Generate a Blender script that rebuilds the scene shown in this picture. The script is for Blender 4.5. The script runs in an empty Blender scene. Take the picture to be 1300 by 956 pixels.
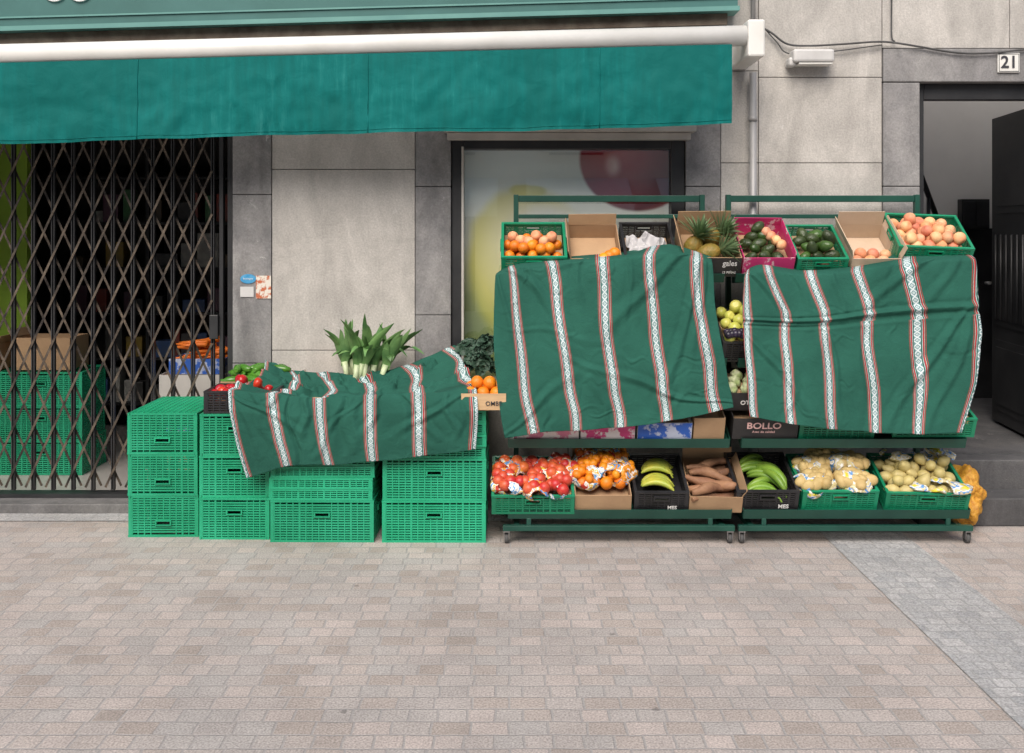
import bpy, bmesh, math, random, time
from mathutils import Vector, Matrix, noise
random.seed(11)
S=bpy.context.scene; COL=S.collection
F=1264.0; CZ=1.71; HY=296.0
def X(px,D): return (px-650)*D/F
def Z(py,D): return CZ-(py-HY)*D/F
def P(t): return Vector((X(t[0],t[2]),t[2],Z(t[1],t[2])))
rad=math.radians
# ------------------------------------------------------------------ materials
def newmat(name):
    m=bpy.data.materials.new(name); m.use_nodes=True
    nt=m.node_tree; b=nt.nodes['Principled BSDF']
    return m,nt,b
def N(nt,t,**kw):
    n=nt.nodes.new(t)
    for k,v in kw.items(): setattr(n,k,v)
    return n
def c4(c): return (c[0],c[1],c[2],1)
def M(name,c1,c2=None,scale=6,rough=.6,bump=0,bscale=80,metal=0,rnd=0,huernd=0,spec=.5,stretch=(1,1,1),lo=.35,hi=.65,coat=0,sss=0,world=False):
    m,nt,b=newmat(name); L=nt.links
    if c2 is None: c2=tuple(x*.8 for x in c1)
    tc=N(nt,'ShaderNodeTexCoord'); mp=N(nt,'ShaderNodeMapping'); mp.inputs['Scale'].default_value=stretch
    L.new(tc.outputs['Object'],mp.inputs['Vector'])
    if world:
        g=N(nt,'ShaderNodeNewGeometry'); L.new(g.outputs['Position'],mp.inputs['Vector'])
    no=N(nt,'ShaderNodeTexNoise'); no.inputs['Scale'].default_value=scale; no.inputs['Detail'].default_value=5; no.inputs['Roughness'].default_value=.6
    L.new(mp.outputs[0],no.inputs['Vector'])
    cr=N(nt,'ShaderNodeValToRGB'); cr.color_ramp.elements[0].position=lo; cr.color_ramp.elements[1].position=hi
    cr.color_ramp.elements[0].color=c4(c1); cr.color_ramp.elements[1].color=c4(c2)
    L.new(no.outputs[0],cr.inputs[0]); out=cr.outputs[0]
    if rnd or huernd:
        oi=N(nt,'ShaderNodeObjectInfo'); hs=N(nt,'ShaderNodeHueSaturation')
        a=N(nt,'ShaderNodeMapRange'); a.inputs['To Min'].default_value=1-rnd; a.inputs['To Max'].default_value=1+rnd
        h=N(nt,'ShaderNodeMapRange'); h.inputs['To Min'].default_value=.5-huernd; h.inputs['To Max'].default_value=.5+huernd
        L.new(oi.outputs['Random'],a.inputs[0]); L.new(oi.outputs['Random'],h.inputs[0])
        L.new(a.outputs[0],hs.inputs['Value']); L.new(h.outputs[0],hs.inputs['Hue']); L.new(out,hs.inputs['Color']); out=hs.outputs[0]
    L.new(out,b.inputs['Base Color'])
    b.inputs['Roughness'].default_value=rough; b.inputs['Metallic'].default_value=metal
    b.inputs['Specular IOR Level'].default_value=spec
    if bump:
        n2=N(nt,'ShaderNodeTexNoise'); n2.inputs['Scale'].default_value=bscale; n2.inputs['Detail'].default_value=3
        L.new(mp.outputs[0],n2.inputs['Vector'])
        bp=N(nt,'ShaderNodeBump'); bp.inputs['Strength'].default_value=bump; bp.inputs['Distance'].default_value=.01
        L.new(n2.outputs[0],bp.inputs['Height']); L.new(bp.outputs[0],b.inputs['Normal'])
    return m
def stone(name,c1,c2,c3,stain=.5):
    m,nt,b=newmat(name); L=nt.links
    g=N(nt,'ShaderNodeNewGeometry')
    n1=N(nt,'ShaderNodeTexNoise'); n1.inputs['Scale'].default_value=2.6; n1.inputs['Detail'].default_value=9; n1.inputs['Roughness'].default_value=.72; n1.inputs['Distortion'].default_value=.5
    L.new(g.outputs['Position'],n1.inputs['Vector'])
    cr=N(nt,'ShaderNodeValToRGB'); e=cr.color_ramp.elements
    e[0].position=.3; e[0].color=c4(c1); e[1].position=.72; e[1].color=c4(c3); k=e.new(.5); k.color=c4(c2)
    L.new(n1.outputs[0],cr.inputs[0])
    n2=N(nt,'ShaderNodeTexNoise'); n2.inputs['Scale'].default_value=90; n2.inputs['Detail'].default_value=4; n2.inputs['Roughness'].default_value=.7
    L.new(g.outputs['Position'],n2.inputs['Vector'])
    mr=N(nt,'ShaderNodeMapRange'); mr.inputs['From Min'].default_value=.3; mr.inputs['From Max'].default_value=.7; mr.inputs['To Min'].default_value=.80; mr.inputs['To Max'].default_value=1.18
    L.new(n2.outputs[0],mr.inputs[0])
    mx=N(nt,'ShaderNodeMix',data_type='RGBA',blend_type='MULTIPLY'); mx.inputs[0].default_value=1
    L.new(cr.outputs[0],mx.inputs[6]); L.new(mr.outputs[0],mx.inputs[7])
    mp=N(nt,'ShaderNodeMapping'); mp.inputs['Scale'].default_value=(3.2,3.2,1.1); L.new(g.outputs['Position'],mp.inputs['Vector'])
    n3=N(nt,'ShaderNodeTexNoise'); n3.inputs['Scale'].default_value=1.3; n3.inputs['Detail'].default_value=8; n3.inputs['Roughness'].default_value=.68; n3.inputs['Distortion'].default_value=.8; L.new(mp.outputs[0],n3.inputs['Vector'])
    m3=N(nt,'ShaderNodeMapRange'); m3.inputs['From Min'].default_value=.35; m3.inputs['From Max'].default_value=.6; m3.inputs['To Min'].default_value=1-stain; m3.inputs['To Max'].default_value=1.05
    L.new(n3.outputs[0],m3.inputs[0])
    mx2=N(nt,'ShaderNodeMix',data_type='RGBA',blend_type='MULTIPLY'); mx2.inputs[0].default_value=1
    L.new(mx.outputs[2],mx2.inputs[6]); L.new(m3.outputs[0],mx2.inputs[7])
    # pale scars and chips
    vo=N(nt,'ShaderNodeTexNoise'); vo.inputs['Scale'].default_value=5; vo.inputs['Detail'].default_value=9; vo.inputs['Roughness'].default_value=.75; vo.inputs['Distortion'].default_value=1.4
    L.new(g.outputs['Position'],vo.inputs['Vector'])
    vr=N(nt,'ShaderNodeValToRGB'); ve=vr.color_ramp.elements; ve[0].position=.64; ve[0].color=(0,0,0,1); ve[1].position=.67; ve[1].color=(1,1,1,1)
    L.new(vo.outputs[0],vr.inputs[0])
    mv=N(nt,'ShaderNodeMath',operation='MULTIPLY'); mv.inputs[1].default_value=.55; L.new(vr.outputs[0],mv.inputs[0])
    mx3=N(nt,'ShaderNodeMix',data_type='RGBA'); L.new(mv.outputs[0],mx3.inputs[0]); L.new(mx2.outputs[2],mx3.inputs[6]); mx3.inputs[7].default_value=(.62,.61,.59,1)
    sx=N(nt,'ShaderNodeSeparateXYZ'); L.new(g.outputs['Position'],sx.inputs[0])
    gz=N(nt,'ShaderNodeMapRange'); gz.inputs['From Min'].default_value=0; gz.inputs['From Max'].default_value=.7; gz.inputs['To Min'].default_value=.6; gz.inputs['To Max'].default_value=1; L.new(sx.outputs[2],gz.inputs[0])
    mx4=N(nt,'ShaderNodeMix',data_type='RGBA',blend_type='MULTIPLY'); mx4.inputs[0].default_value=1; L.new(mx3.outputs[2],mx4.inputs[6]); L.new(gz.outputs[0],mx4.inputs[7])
    L.new(mx4.outputs[2],b.inputs['Base Color']); b.inputs['Roughness'].default_value=.7
    bp=N(nt,'ShaderNodeBump'); bp.inputs['Strength'].default_value=.25; bp.inputs['Distance'].default_value=.01
    L.new(n2.outputs[0],bp.inputs['Height']); L.new(bp.outputs[0],b.inputs['Normal'])
    return m
def paving(name,cols,bw,rh,mortar,rot=0,msz=.006,mfac=.6):
    m,nt,b=newmat(name); L=nt.links
    g=N(nt,'ShaderNodeNewGeometry'); mp=N(nt,'ShaderNodeMapping'); mp.inputs['Rotation'].default_value=(0,0,rot)
    L.new(g.outputs['Position'],mp.inputs['Vector'])
    nw=N(nt,'ShaderNodeTexNoise'); nw.inputs['Scale'].default_value=5; nw.inputs['Detail'].default_value=3; L.new(mp.outputs[0],nw.inputs['Vector'])
    vm=N(nt,'ShaderNodeVectorMath',operation='MULTIPLY_ADD'); vm.inputs[1].default_value=(.02,.02,0); L.new(nw.outputs['Color'],vm.inputs[0]); L.new(mp.outputs[0],vm.inputs[2])
    br=N(nt,'ShaderNodeTexBrick'); br.inputs['Scale'].default_value=1; br.inputs['Brick Width'].default_value=bw; br.inputs['Row Height'].default_value=rh
    br.inputs['Mortar Size'].default_value=msz; br.inputs['Mortar Smooth'].default_value=.6; br.inputs['Bias'].default_value=0
    br.inputs['Color1'].default_value=(0,0,0,1); br.inputs['Color2'].default_value=(1,1,1,1); br.inputs['Mortar'].default_value=(.5,.5,.5,1)
    br.offset=.5; br.squash=.75; br.squash_frequency=2
    L.new(vm.outputs[0],br.inputs['Vector'])
    cr=N(nt,'ShaderNodeValToRGB'); e=cr.color_ramp.elements
    e[0].color=c4(cols[0]); e[1].color=c4(cols[-1])
    for i,c in enumerate(cols[1:-1]): k=e.new((i+1)/(len(cols)-1)); k.color=c4(c)
    L.new(br.outputs['Color'],cr.inputs[0])
    sp=N(nt,'ShaderNodeTexNoise'); sp.inputs['Scale'].default_value=130; sp.inputs['Detail'].default_value=3; L.new(mp.outputs[0],sp.inputs['Vector'])
    mr=N(nt,'ShaderNodeMapRange'); mr.inputs['From Min'].default_value=.3; mr.inputs['From Max'].default_value=.7; mr.inputs['To Min'].default_value=.62; mr.inputs['To Max'].default_value=1.32; L.new(sp.outputs[0],mr.inputs[0])
    big=N(nt,'ShaderNodeTexNoise'); big.inputs['Scale'].default_value=1.3; big.inputs['Detail'].default_value=9; big.inputs['Roughness'].default_value=.75; L.new(mp.outputs[0],big.inputs['Vector'])
    mb=N(nt,'ShaderNodeMapRange'); mb.inputs['From Min'].default_value=.3; mb.inputs['From Max'].default_value=.7; mb.inputs['To Min'].default_value=.74; mb.inputs['To Max'].default_value=1.14; L.new(big.outputs[0],mb.inputs[0])
    mu=N(nt,'ShaderNodeMath',operation='MULTIPLY'); L.new(mr.outputs[0],mu.inputs[0]); L.new(mb.outputs[0],mu.inputs[1])
    mx=N(nt,'ShaderNodeMix',data_type='RGBA',blend_type='MULTIPLY'); mx.inputs[0].default_value=1; L.new(cr.outputs[0],mx.inputs[6]); L.new(mu.outputs[0],mx.inputs[7])
    mm=N(nt,'ShaderNodeMix',data_type='RGBA')
    mf=N(nt,'ShaderNodeMath',operation='MULTIPLY'); mf.inputs[1].default_value=mfac; L.new(br.outputs['Fac'],mf.inputs[0])
    L.new(mf.outputs[0],mm.inputs[0]); L.new(mx.outputs[2],mm.inputs[6]); mm.inputs[7].default_value=c4(mortar)
    v=N(nt,'ShaderNodeTexVoronoi'); v.inputs['Scale'].default_value=2.6; L.new(mp.outputs[0],v.inputs['Vector'])
    vr=N(nt,'ShaderNodeMapRange'); vr.inputs['From Min'].default_value=.025; vr.inputs['From Max'].default_value=.045; vr.inputs['To Min'].default_value=.6; vr.inputs['To Max'].default_value=1; L.new(v.outputs['Distance'],vr.inputs[0])
    mg=N(nt,'ShaderNodeMix',data_type='RGBA',blend_type='MULTIPLY'); mg.inputs[0].default_value=1; L.new(mm.outputs[2],mg.inputs[6]); L.new(vr.outputs[0],mg.inputs[7])
    L.new(mg.outputs[2],b.inputs['Base Color']); b.inputs['Roughness'].default_value=.8
    hh=N(nt,'ShaderNodeMath',operation='SUBTRACT'); hs=N(nt,'ShaderNodeMath',operation='MULTIPLY'); hs.inputs[1].default_value=.2
    L.new(sp.outputs[0],hs.inputs[0]); L.new(hs.outputs[0],hh.inputs[0]); L.new(br.outputs['Fac'],hh.inputs[1])
    bp=N(nt,'ShaderNodeBump'); bp.inputs['Strength'].default_value=.6; bp.inputs['Distance'].default_value=.004; L.new(hh.outputs[0],bp.inputs['Height']); L.new(bp.outputs[0],b.inputs['Normal'])
    return m
def MA(nt,op,a,bv=None,c=None,clamp=False):
    n=N(nt,'ShaderNodeMath',operation=op); n.use_clamp=clamp
    for i,v in enumerate((a,bv,c)):
        if v is None: continue
        if isinstance(v,(int,float)): n.inputs[i].default_value=v
        else: nt.links.new(v,n.inputs[i])
    return n.outputs[0]
def stripe_cloth():
    m,nt,b=newmat('striped_cloth'); L=nt.links
    uv=N(nt,'ShaderNodeUVMap'); uv.uv_map='UVMap'; sx=N(nt,'ShaderNodeSeparateXYZ'); L.new(uv.outputs[0],sx.inputs[0])
    ma=lambda *a: MA(nt,*a)
    t=ma('MULTIPLY',ma('ABSOLUTE',ma('SUBTRACT',ma('FRACT',ma('DIVIDE',sx.outputs[0],.25)),.5)),.25)
    tn=ma('DIVIDE',t,.05)
    cr=N(nt,'ShaderNodeValToRGB'); cr.color_ramp.interpolation='CONSTANT'; e=cr.color_ramp.elements
    G=(.022,.098,.072); W=(.56,.63,.64); R=(.38,.05,.05)
    e[0].position=0; e[0].color=c4(W); e[1].position=.26; e[1].color=c4(G)
    for p,c in ((.36,W),(.395,(.03,.06,.06)),(.44,R),(.54,(.5,.43,.41)),(.57,G),(.64,R),(.68,G)):
        k=e.new(p); k.color=c4(c)
    L.new(tn,cr.inputs[0])
    fv=ma('ABSOLUTE',ma('SUBTRACT',ma('FRACT',ma('DIVIDE',sx.outputs[1],.032)),.5))
    dd=ma('ADD',ma('MULTIPLY',fv,2.0),ma('DIVIDE',t,.016))
    ring=ma('MULTIPLY',ma('GREATER_THAN',dd,.40),ma('LESS_THAN',dd,.74))
    dot=ma('LESS_THAN',dd,.16)
    inw=ma('LESS_THAN',t,.013)
    edge=ma('MULTIPLY',ma('GREATER_THAN',dd,1.25),inw)
    pat=ma('MINIMUM',ma('ADD',ma('MULTIPLY',ma('MAXIMUM',ring,dot),inw),edge),1.0)
    pat=ma('MULTIPLY',pat,.8)
    mx=N(nt,'ShaderNodeMix',data_type='RGBA'); L.new(pat,mx.inputs[0]); L.new(cr.outputs[0],mx.inputs[6]); mx.inputs[7].default_value=(.04,.17,.18,1)
    no=N(nt,'ShaderNodeTexNoise'); no.inputs['Scale'].default_value=5; no.inputs['Detail'].default_value=6
    tc=N(nt,'ShaderNodeTexCoord'); L.new(tc.outputs['Object'],no.inputs['Vector'])
    mr=N(nt,'ShaderNodeMapRange'); mr.inputs['From Min'].default_value=.3; mr.inputs['From Max'].default_value=.7; mr.inputs['To Min'].default_value=.84; mr.inputs['To Max'].default_value=1.18; L.new(no.outputs[0],mr.inputs[0])
    # woven thread flecks
    mpw=N(nt,'ShaderNodeMapping'); mpw.inputs['Scale'].default_value=(900,160,1); L.new(uv.outputs[0],mpw.inputs['Vector'])
    wv=N(nt,'ShaderNodeTexNoise'); wv.inputs['Scale'].default_value=1; wv.inputs['Detail'].default_value=1; L.new(mpw.outputs[0],wv.inputs['Vector'])
    mw=N(nt,'ShaderNodeMapRange'); mw.inputs['From Min'].default_value=.3; mw.inputs['From Max'].default_value=.7; mw.inputs['To Min'].default_value=.85; mw.inputs['To Max'].default_value=1.18; L.new(wv.outputs[0],mw.inputs[0])
    mm_=ma('MULTIPLY',mr.outputs[0],mw.outputs[0])
    m2=N(nt,'ShaderNodeMix',data_type='RGBA',blend_type='MULTIPLY'); m2.inputs[0].default_value=1; L.new(mx.outputs[2],m2.inputs[6]); L.new(mm_,m2.inputs[7])
    L.new(m2.outputs[2],b.inputs['Base Color']); b.inputs['Roughness'].default_value=.9; b.inputs['Specular IOR Level'].default_value=.1
    w=N(nt,'ShaderNodeTexNoise'); w.inputs['Scale'].default_value=16; w.inputs['Detail'].default_value=5; w.inputs['Distortion'].default_value=.9; L.new(tc.outputs['Object'],w.inputs['Vector'])
    bp=N(nt,'ShaderNodeBump'); bp.inputs['Strength'].default_value=.35; bp.inputs['Distance'].default_value=.02; L.new(w.outputs[0],bp.inputs['Height']); L.new(bp.outputs[0],b.inputs['Normal'])
    return m
m_stoneL=stone('light_limestone',(.38,.365,.34),(.48,.462,.43),(.555,.535,.50),.2)
m_stoneD=stone('dark_limestone',(.175,.175,.18),(.26,.256,.255),(.36,.355,.345),.32)
m_step=stone('step_stone',(.08,.08,.085),(.13,.13,.135),(.19,.185,.18),.3)
m_pave=paving('pinkish_pavers',[(.38,.33,.295),(.455,.40,.365),(.42,.395,.375),(.50,.435,.40),(.40,.37,.35)],.135,.092,(.32,.305,.295))
m_gran=paving('granite_setts',[(.34,.345,.35),(.41,.41,.41),(.45,.445,.44),(.38,.38,.38)],.10,.075,(.29,.29,.285))
m_cloth=stripe_cloth()
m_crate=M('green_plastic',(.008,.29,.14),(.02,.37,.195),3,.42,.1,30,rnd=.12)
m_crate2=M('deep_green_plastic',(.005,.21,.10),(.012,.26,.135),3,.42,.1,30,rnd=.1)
m_black=M('black_plastic',(.012,.012,.014),(.03,.03,.033),5,.4)
m_rack=M('green_enamel',(.008,.055,.04),(.014,.08,.057),4,.38,.05,40)
m_card=M('cardboard',(.44,.29,.165),(.36,.23,.13),4,.85,.1,60,rnd=.12)
m_cardp=M('pale_cardboard',(.58,.45,.33),(.50,.38,.27),4,.85,.1,60)
m_cardb=M('black_print_card',(.02,.02,.022),(.035,.033,.033),5,.5)
m_wcard=M('white_card',(.7,.68,.64),(.6,.58,.54),4,.7)
m_mag=M('magenta_card',(.55,.03,.16),(.7,.45,.5),18,.5,lo=.58,hi=.62)
m_blue=M('blue_card',(.03,.12,.5),(.5,.55,.7),14,.5,lo=.5,hi=.56)
m_pinkp=M('pink_print_card',(.6,.05,.2),(.75,.68,.68),16,.5,lo=.48,hi=.54)
m_pink=M('pink_card',(.62,.2,.3),(.75,.68,.66),18,.6,lo=.47,hi=.53)
m_wood=M('pale_wood',(.62,.42,.23),(.5,.33,.18),5,.7,.1,40,stretch=(1,1,8))
m_gate=M('dusty_dark_iron',(.02,.016,.014),(.16,.125,.092),9,.5,.2,50,metal=.2,lo=.38,hi=.68)
m_dark=M('dark_paint',(.014,.015,.017),(.03,.031,.033),4,.45)
m_white=M('white_enamel',(.78,.78,.75),(.64,.64,.60),4,.4,lo=.3,hi=.8)
m_grey=M('grey_metal',(.40,.40,.40),(.32,.32,.32),5,.5,metal=.2)
m_lamp=M('lamp_grey',(.62,.62,.61),(.5,.5,.49),5,.5)
m_head=M('beige_metal',(.54,.52,.48),(.44,.42,.385),4,.5)
m_sign=M('sign_teal',(.03,.12,.11),(.045,.155,.145),2,.5)
m_signtrim=M('sign_trim',(.10,.26,.24),(.13,.31,.28),3,.5)
m_chrome=M('steel',(.5,.5,.5),(.35,.35,.35),6,.3,metal=.9)
m_rub=M('rubber',(.05,.05,.05),(.09,.09,.09),6,.8)
m_txtw=M('white_print',(.8,.8,.78),(.75,.75,.73),5,.6)
m_txtp=M('pale_pink_print',(.75,.5,.48),(.7,.42,.4),5,.6)
m_txtk=M('black_print',(.03,.03,.04),(.04,.04,.05),5,.6)
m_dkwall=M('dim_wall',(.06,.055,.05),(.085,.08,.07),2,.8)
m_hall=M('hall_plaster',(.82,.81,.79),(.74,.73,.71),1.5,.8)
m_lime=M('lime_wall',(.40,.66,.07),(.34,.56,.06),2,.6)
m_tile=M('floor_tile',(.55,.53,.5),(.45,.43,.41),2,.4)
def awn():
    m,nt,b=newmat('teal_awning_fabric'); L=nt.links
    g=N(nt,'ShaderNodeNewGeometry'); mp=N(nt,'ShaderNodeMapping'); mp.inputs['Scale'].default_value=(22,22,1.6); L.new(g.outputs['Position'],mp.inputs['Vector'])
    n=N(nt,'ShaderNodeTexNoise'); n.inputs['Scale'].default_value=1; n.inputs['Detail'].default_value=8; n.inputs['Roughness'].default_value=.7; L.new(mp.outputs[0],n.inputs['Vector'])
    n2=N(nt,'ShaderNodeTexNoise'); n2.inputs['Scale'].default_value=1.7; n2.inputs['Detail'].default_value=8; L.new(g.outputs['Position'],n2.inputs['Vector'])
    mu=N(nt,'ShaderNodeMath',operation='MULTIPLY'); L.new(n.outputs[0],mu.inputs[0]); L.new(n2.outputs[0],mu.inputs[1])
    cr=N(nt,'ShaderNodeValToRGB'); e=cr.color_ramp.elements; e[0].position=.18; e[0].color=(.0,.115,.105,1); e[1].position=.44; e[1].color=(.025,.225,.21,1); k=e.new(.30); k.color=(0,.143,.134,1)
    L.new(mu.outputs[0],cr.inputs[0]); L.new(cr.outputs[0],b.inputs['Base Color']); b.inputs['Roughness'].default_value=.75; b.inputs['Specular IOR Level'].default_value=.2
    w=N(nt,'ShaderNodeTexNoise'); w.inputs['Scale'].default_value=8; w.inputs['Detail'].default_value=5; w.inputs['Distortion'].default_value=.5; L.new(g.outputs['Position'],w.inputs['Vector'])
    bp=N(nt,'ShaderNodeBump'); bp.inputs['Strength'].default_value=.3; bp.inputs['Distance'].default_value=.03; L.new(w.outputs[0],bp.inputs['Height']); L.new(bp.outputs[0],b.inputs['Normal'])
    return m
m_awn=awn()
m_or=M('orange_skin',(.82,.26,.012),(.76,.20,.01),10,.42,.25,160,rnd=.12,huernd=.012)
m_tom=M('tomato_skin',(.58,.03,.018),(.46,.02,.012),5,.22,rnd=.2,huernd=.01)
m_nect=M('nectarine_skin',(.55,.03,.025),(.68,.16,.05),9,.4,rnd=.15,huernd=.01)
m_peach=M('peach_skin',(.80,.48,.26),(.68,.24,.12),7,.6,rnd=.12,huernd=.015)
m_app=M('yellow_apple_skin',(.55,.60,.10),(.68,.64,.16),6,.3,rnd=.12)
m_avo=M('avocado_skin',(.02,.035,.012),(.045,.07,.02),14,.4,.5,60,rnd=.3)
m_avog=M('green_avocado_skin',(.05,.11,.02),(.03,.07,.012),14,.35,.4,60,rnd=.3)
m_pot=M('potato_skin',(.62,.47,.20),(.52,.37,.15),9,.6,.2,40,rnd=.12)
m_pear=M('pear_skin',(.60,.50,.22),(.48,.40,.15),9,.5,.1,60,rnd=.12)
m_sweet=M('cassava_skin',(.20,.09,.05),(.32,.17,.09),9,.7,.6,30,rnd=.2)
m_plan=M('plantain_skin',(.13,.27,.03),(.24,.38,.05),7,.4,rnd=.15)
m_ban=M('banana_skin',(.34,.45,.07),(.62,.52,.06),7,.45,rnd=.1)
m_pepper=M('green_pepper_skin',(.05,.18,.02),(.10,.27,.03),5,.25,rnd=.2)
m_carrot=M('carrot_skin',(.85,.22,.03),(.75,.17,.02),8,.5,rnd=.15)
m_leaf=M('leek_leaf',(.06,.17,.05),(.17,.31,.10),8,.5,rnd=.25)
m_lstem=M('leek_stem',(.66,.72,.50),(.40,.55,.25),8,.5)
m_cab=M('dark_cabbage_leaf',(.018,.05,.03),(.045,.10,.065),24,.55,.8,60)
m_pine=M('pineapple_rind',(.20,.17,.035),(.33,.20,.04),28,.5,.8,45)
m_ppl=M('pineapple_leaf',(.09,.16,.06),(.16,.24,.12),10,.5)
m_grape=M('dark_plum_skin',(.012,.01,.02),(.03,.02,.045),8,.35,rnd=.2)
m_ybag=M('yellow_bag_net',(.68,.36,.04),(.48,.20,.02),50,.55,1.0,60)
m_paper=M('white_paper',(.55,.54,.54),(.44,.43,.44),6,.8,.6,25)
m_flor=M('pale_floret',(.5,.52,.35),(.3,.4,.15),20,.7)
def film(name,cols,sc=11,step=.06):
    m,nt,b=newmat(name); L=nt.links
    tc=N(nt,'ShaderNodeTexCoord'); oi=N(nt,'ShaderNodeObjectInfo')
    ad=N(nt,'ShaderNodeVectorMath',operation='ADD'); L.new(tc.outputs['Object'],ad.inputs[0])
    scn=N(nt,'ShaderNodeMath',operation='MULTIPLY'); scn.inputs[1].default_value=40; L.new(oi.outputs['Random'],scn.inputs[0]); L.new(scn.outputs[0],ad.inputs[1])
    n=N(nt,'ShaderNodeTexNoise'); n.inputs['Scale'].default_value=sc; n.inputs['Detail'].default_value=2; L.new(ad.outputs[0],n.inputs['Vector'])
    cr=N(nt,'ShaderNodeValToRGB'); cr.color_ramp.interpolation='CONSTANT'; e=cr.color_ramp.elements
    e[0].position=0; e[0].color=c4(cols[0]); e[1].position=.40; e[1].color=c4(cols[1])
    for i,c in enumerate(cols[2:]): k=e.new(.40+step*(i+1)); k.color=c4(c)
    L.new(n.outputs[0],cr.inputs[0]); L.new(cr.outputs[0],b.inputs['Base Color'])
    b.inputs['Roughness'].default_value=.22
    w=N(nt,'ShaderNodeTexNoise'); w.inputs['Scale'].default_value=30; w.inputs['Detail'].default_value=4; L.new(ad.outputs[0],w.inputs['Vector'])
    bp=N(nt,'ShaderNodeBump'); bp.inputs['Strength'].default_value=.8; bp.inputs['Distance'].default_value=.02; L.new(w.outputs[0],bp.inputs['Height']); L.new(bp.outputs[0],b.inputs['Normal'])
    return m
m_filmO=film('orange_printed_film',[(.8,.3,.03),(.8,.78,.74),(.75,.3,.05),(.12,.3,.6),(.85,.45,.05),(.8,.75,.7)],16,.05)
m_filmR=film('white_blue_printed_film',[(.78,.77,.74),(.12,.32,.6),(.8,.79,.76),(.8,.5,.05),(.78,.75,.7),(.6,.06,.04)],16,.045)
m_filmY=film('clear_printed_film',[(.66,.58,.32),(.78,.78,.74),(.64,.56,.32),(.12,.3,.62),(.78,.77,.72),(.62,.54,.3),(.7,.6,.05)],14,.045)

# ------------------------------------------------------------------ mesh helpers
def bx(bm,x0,x1,y0,y1,z0,z1,mi=0,M_=None):
    vs=[Vector((x,y,z)) for z in (z0,z1) for y in (y0,y1) for x in (x0,x1)]
    if M_ is not None: vs=[M_@v for v in vs]
    v=[bm.verts.new(p) for p in vs]
    for f in ((0,2,3,1),(4,5,7,6),(0,1,5,4),(2,6,7,3),(0,4,6,2),(1,3,7,5)):
        fc=bm.faces.new([v[i] for i in f]); fc.material_index=mi
    return v
def tube(bm,pts,rads,seg=8,mi=0,cap=True,flat=1.0):
    pts=[Vector(p) for p in pts]; rings=[]
    up=Vector((0,0,1))
    for i,p in enumerate(pts):
        d=(pts[min(i+1,len(pts)-1)]-pts[max(i-1,0)]).normalized()
        a=d.cross(up) 
        if a.length<.1: a=d.cross(Vector((0,1,0)))
        a.normalize(); b=d.cross(a).normalized(); r=rads[i] if hasattr(rads,'__len__') else rads
        rings.append([bm.verts.new(p+a*math.cos(2*math.pi*k/seg)*r+b*math.sin(2*math.pi*k/seg)*r*flat) for k in range(seg)])
    for i in range(len(rings)-1):
        for k in range(seg):
            f=bm.faces.new([rings[i][k],rings[i][(k+1)%seg],rings[i+1][(k+1)%seg],rings[i+1][k]]); f.material_index=mi; f.smooth=True
    if cap:
        f=bm.faces.new(rings[0][::-1]); f.material_index=mi
        f=bm.faces.new(rings[-1]); f.material_index=mi
def ribbon(bm,pts,ws,side,mi=0,fold=.3):
    rows=[]
    side=Vector(side).normalized()
    for i,p in enumerate(pts):
        p=Vector(p); d=(Vector(pts[min(i+1,len(pts)-1)])-Vector(pts[max(i-1,0)])).normalized()
        s=(side-d*side.dot(d)).normalized(); n=d.cross(s)
        rows.append([bm.verts.new(p-s*ws[i]+n*ws[i]*fold),bm.verts.new(p),bm.verts.new(p+s*ws[i]+n*ws[i]*fold)])
    for i in range(len(rows)-1):
        for k in range(2):
            f=bm.faces.new([rows[i][k],rows[i][k+1],rows[i+1][k+1],rows[i+1][k]]); f.material_index=mi; f.smooth=True
def finish(bm,name,mats):
    bmesh.ops.recalc_face_normals(bm,faces=bm.faces)
    me=bpy.data.meshes.new(name); bm.to_mesh(me); bm.free()
    for m in (mats if isinstance(mats,(list,tuple)) else [mats]): me.materials.append(m)
    return me
def tag(ob,label=None,category=None,group=None,kind=None):
    if label: ob['label']=label
    if category: ob['category']=category
    if group: ob['group']=group
    if kind: ob['kind']=kind
    return ob
def mk(bm,name,mats,parent=None,recent=True,smooth=False,bevel=0,base=False,**t):
    me=finish(bm,name,mats)
    ob=bpy.data.objects.new(name,me); COL.objects.link(ob)
    if recent:
        xs=[v.co for v in me.vertices]
        lo=Vector((min(v.x for v in xs),min(v.y for v in xs),min(v.z for v in xs))); hi=Vector((max(v.x for v in xs),max(v.y for v in xs),max(v.z for v in xs)))
        c=(lo+hi)/2
        if base or parent is None: c.z=lo.z
        me.transform(Matrix.Translation(-c)); 
        if parent:
            pw=Vector(parent['_w']) ; ob.location=c-pw
        else: ob.location=c
        ob['_w']=tuple(c)
    if parent: ob.parent=parent
    if smooth:
        for p in me.polygons: p.use_smooth=True
    if bevel:
        md=ob.modifiers.new('bev','BEVEL'); md.width=bevel; md.segments=2; md.limit_method='ANGLE'
    tag(ob,**t); return ob
def empty(name,loc,**t):
    e=bpy.data.objects.new(name,None); e.location=loc; e.empty_display_size=.1; COL.objects.link(e); e['_w']=tuple(loc); tag(e,**t); return e
def textmesh(s,size,mat,off=.0):
    cu=bpy.data.curves.new('t','FONT'); cu.body=s; cu.size=size; cu.extrude=.0008; cu.align_x='CENTER'; cu.align_y='CENTER'; cu.offset=off; cu.resolution_u=3
    o=bpy.data.objects.new('t',cu); COL.objects.link(o); bpy.context.view_layer.update()
    me=bpy.data.meshes.new_from_object(o.evaluated_get(bpy.context.evaluated_depsgraph_get())); bpy.data.objects.remove(o)
    me.materials.clear(); me.materials.append(mat); me.name='lettering'; return me
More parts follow.
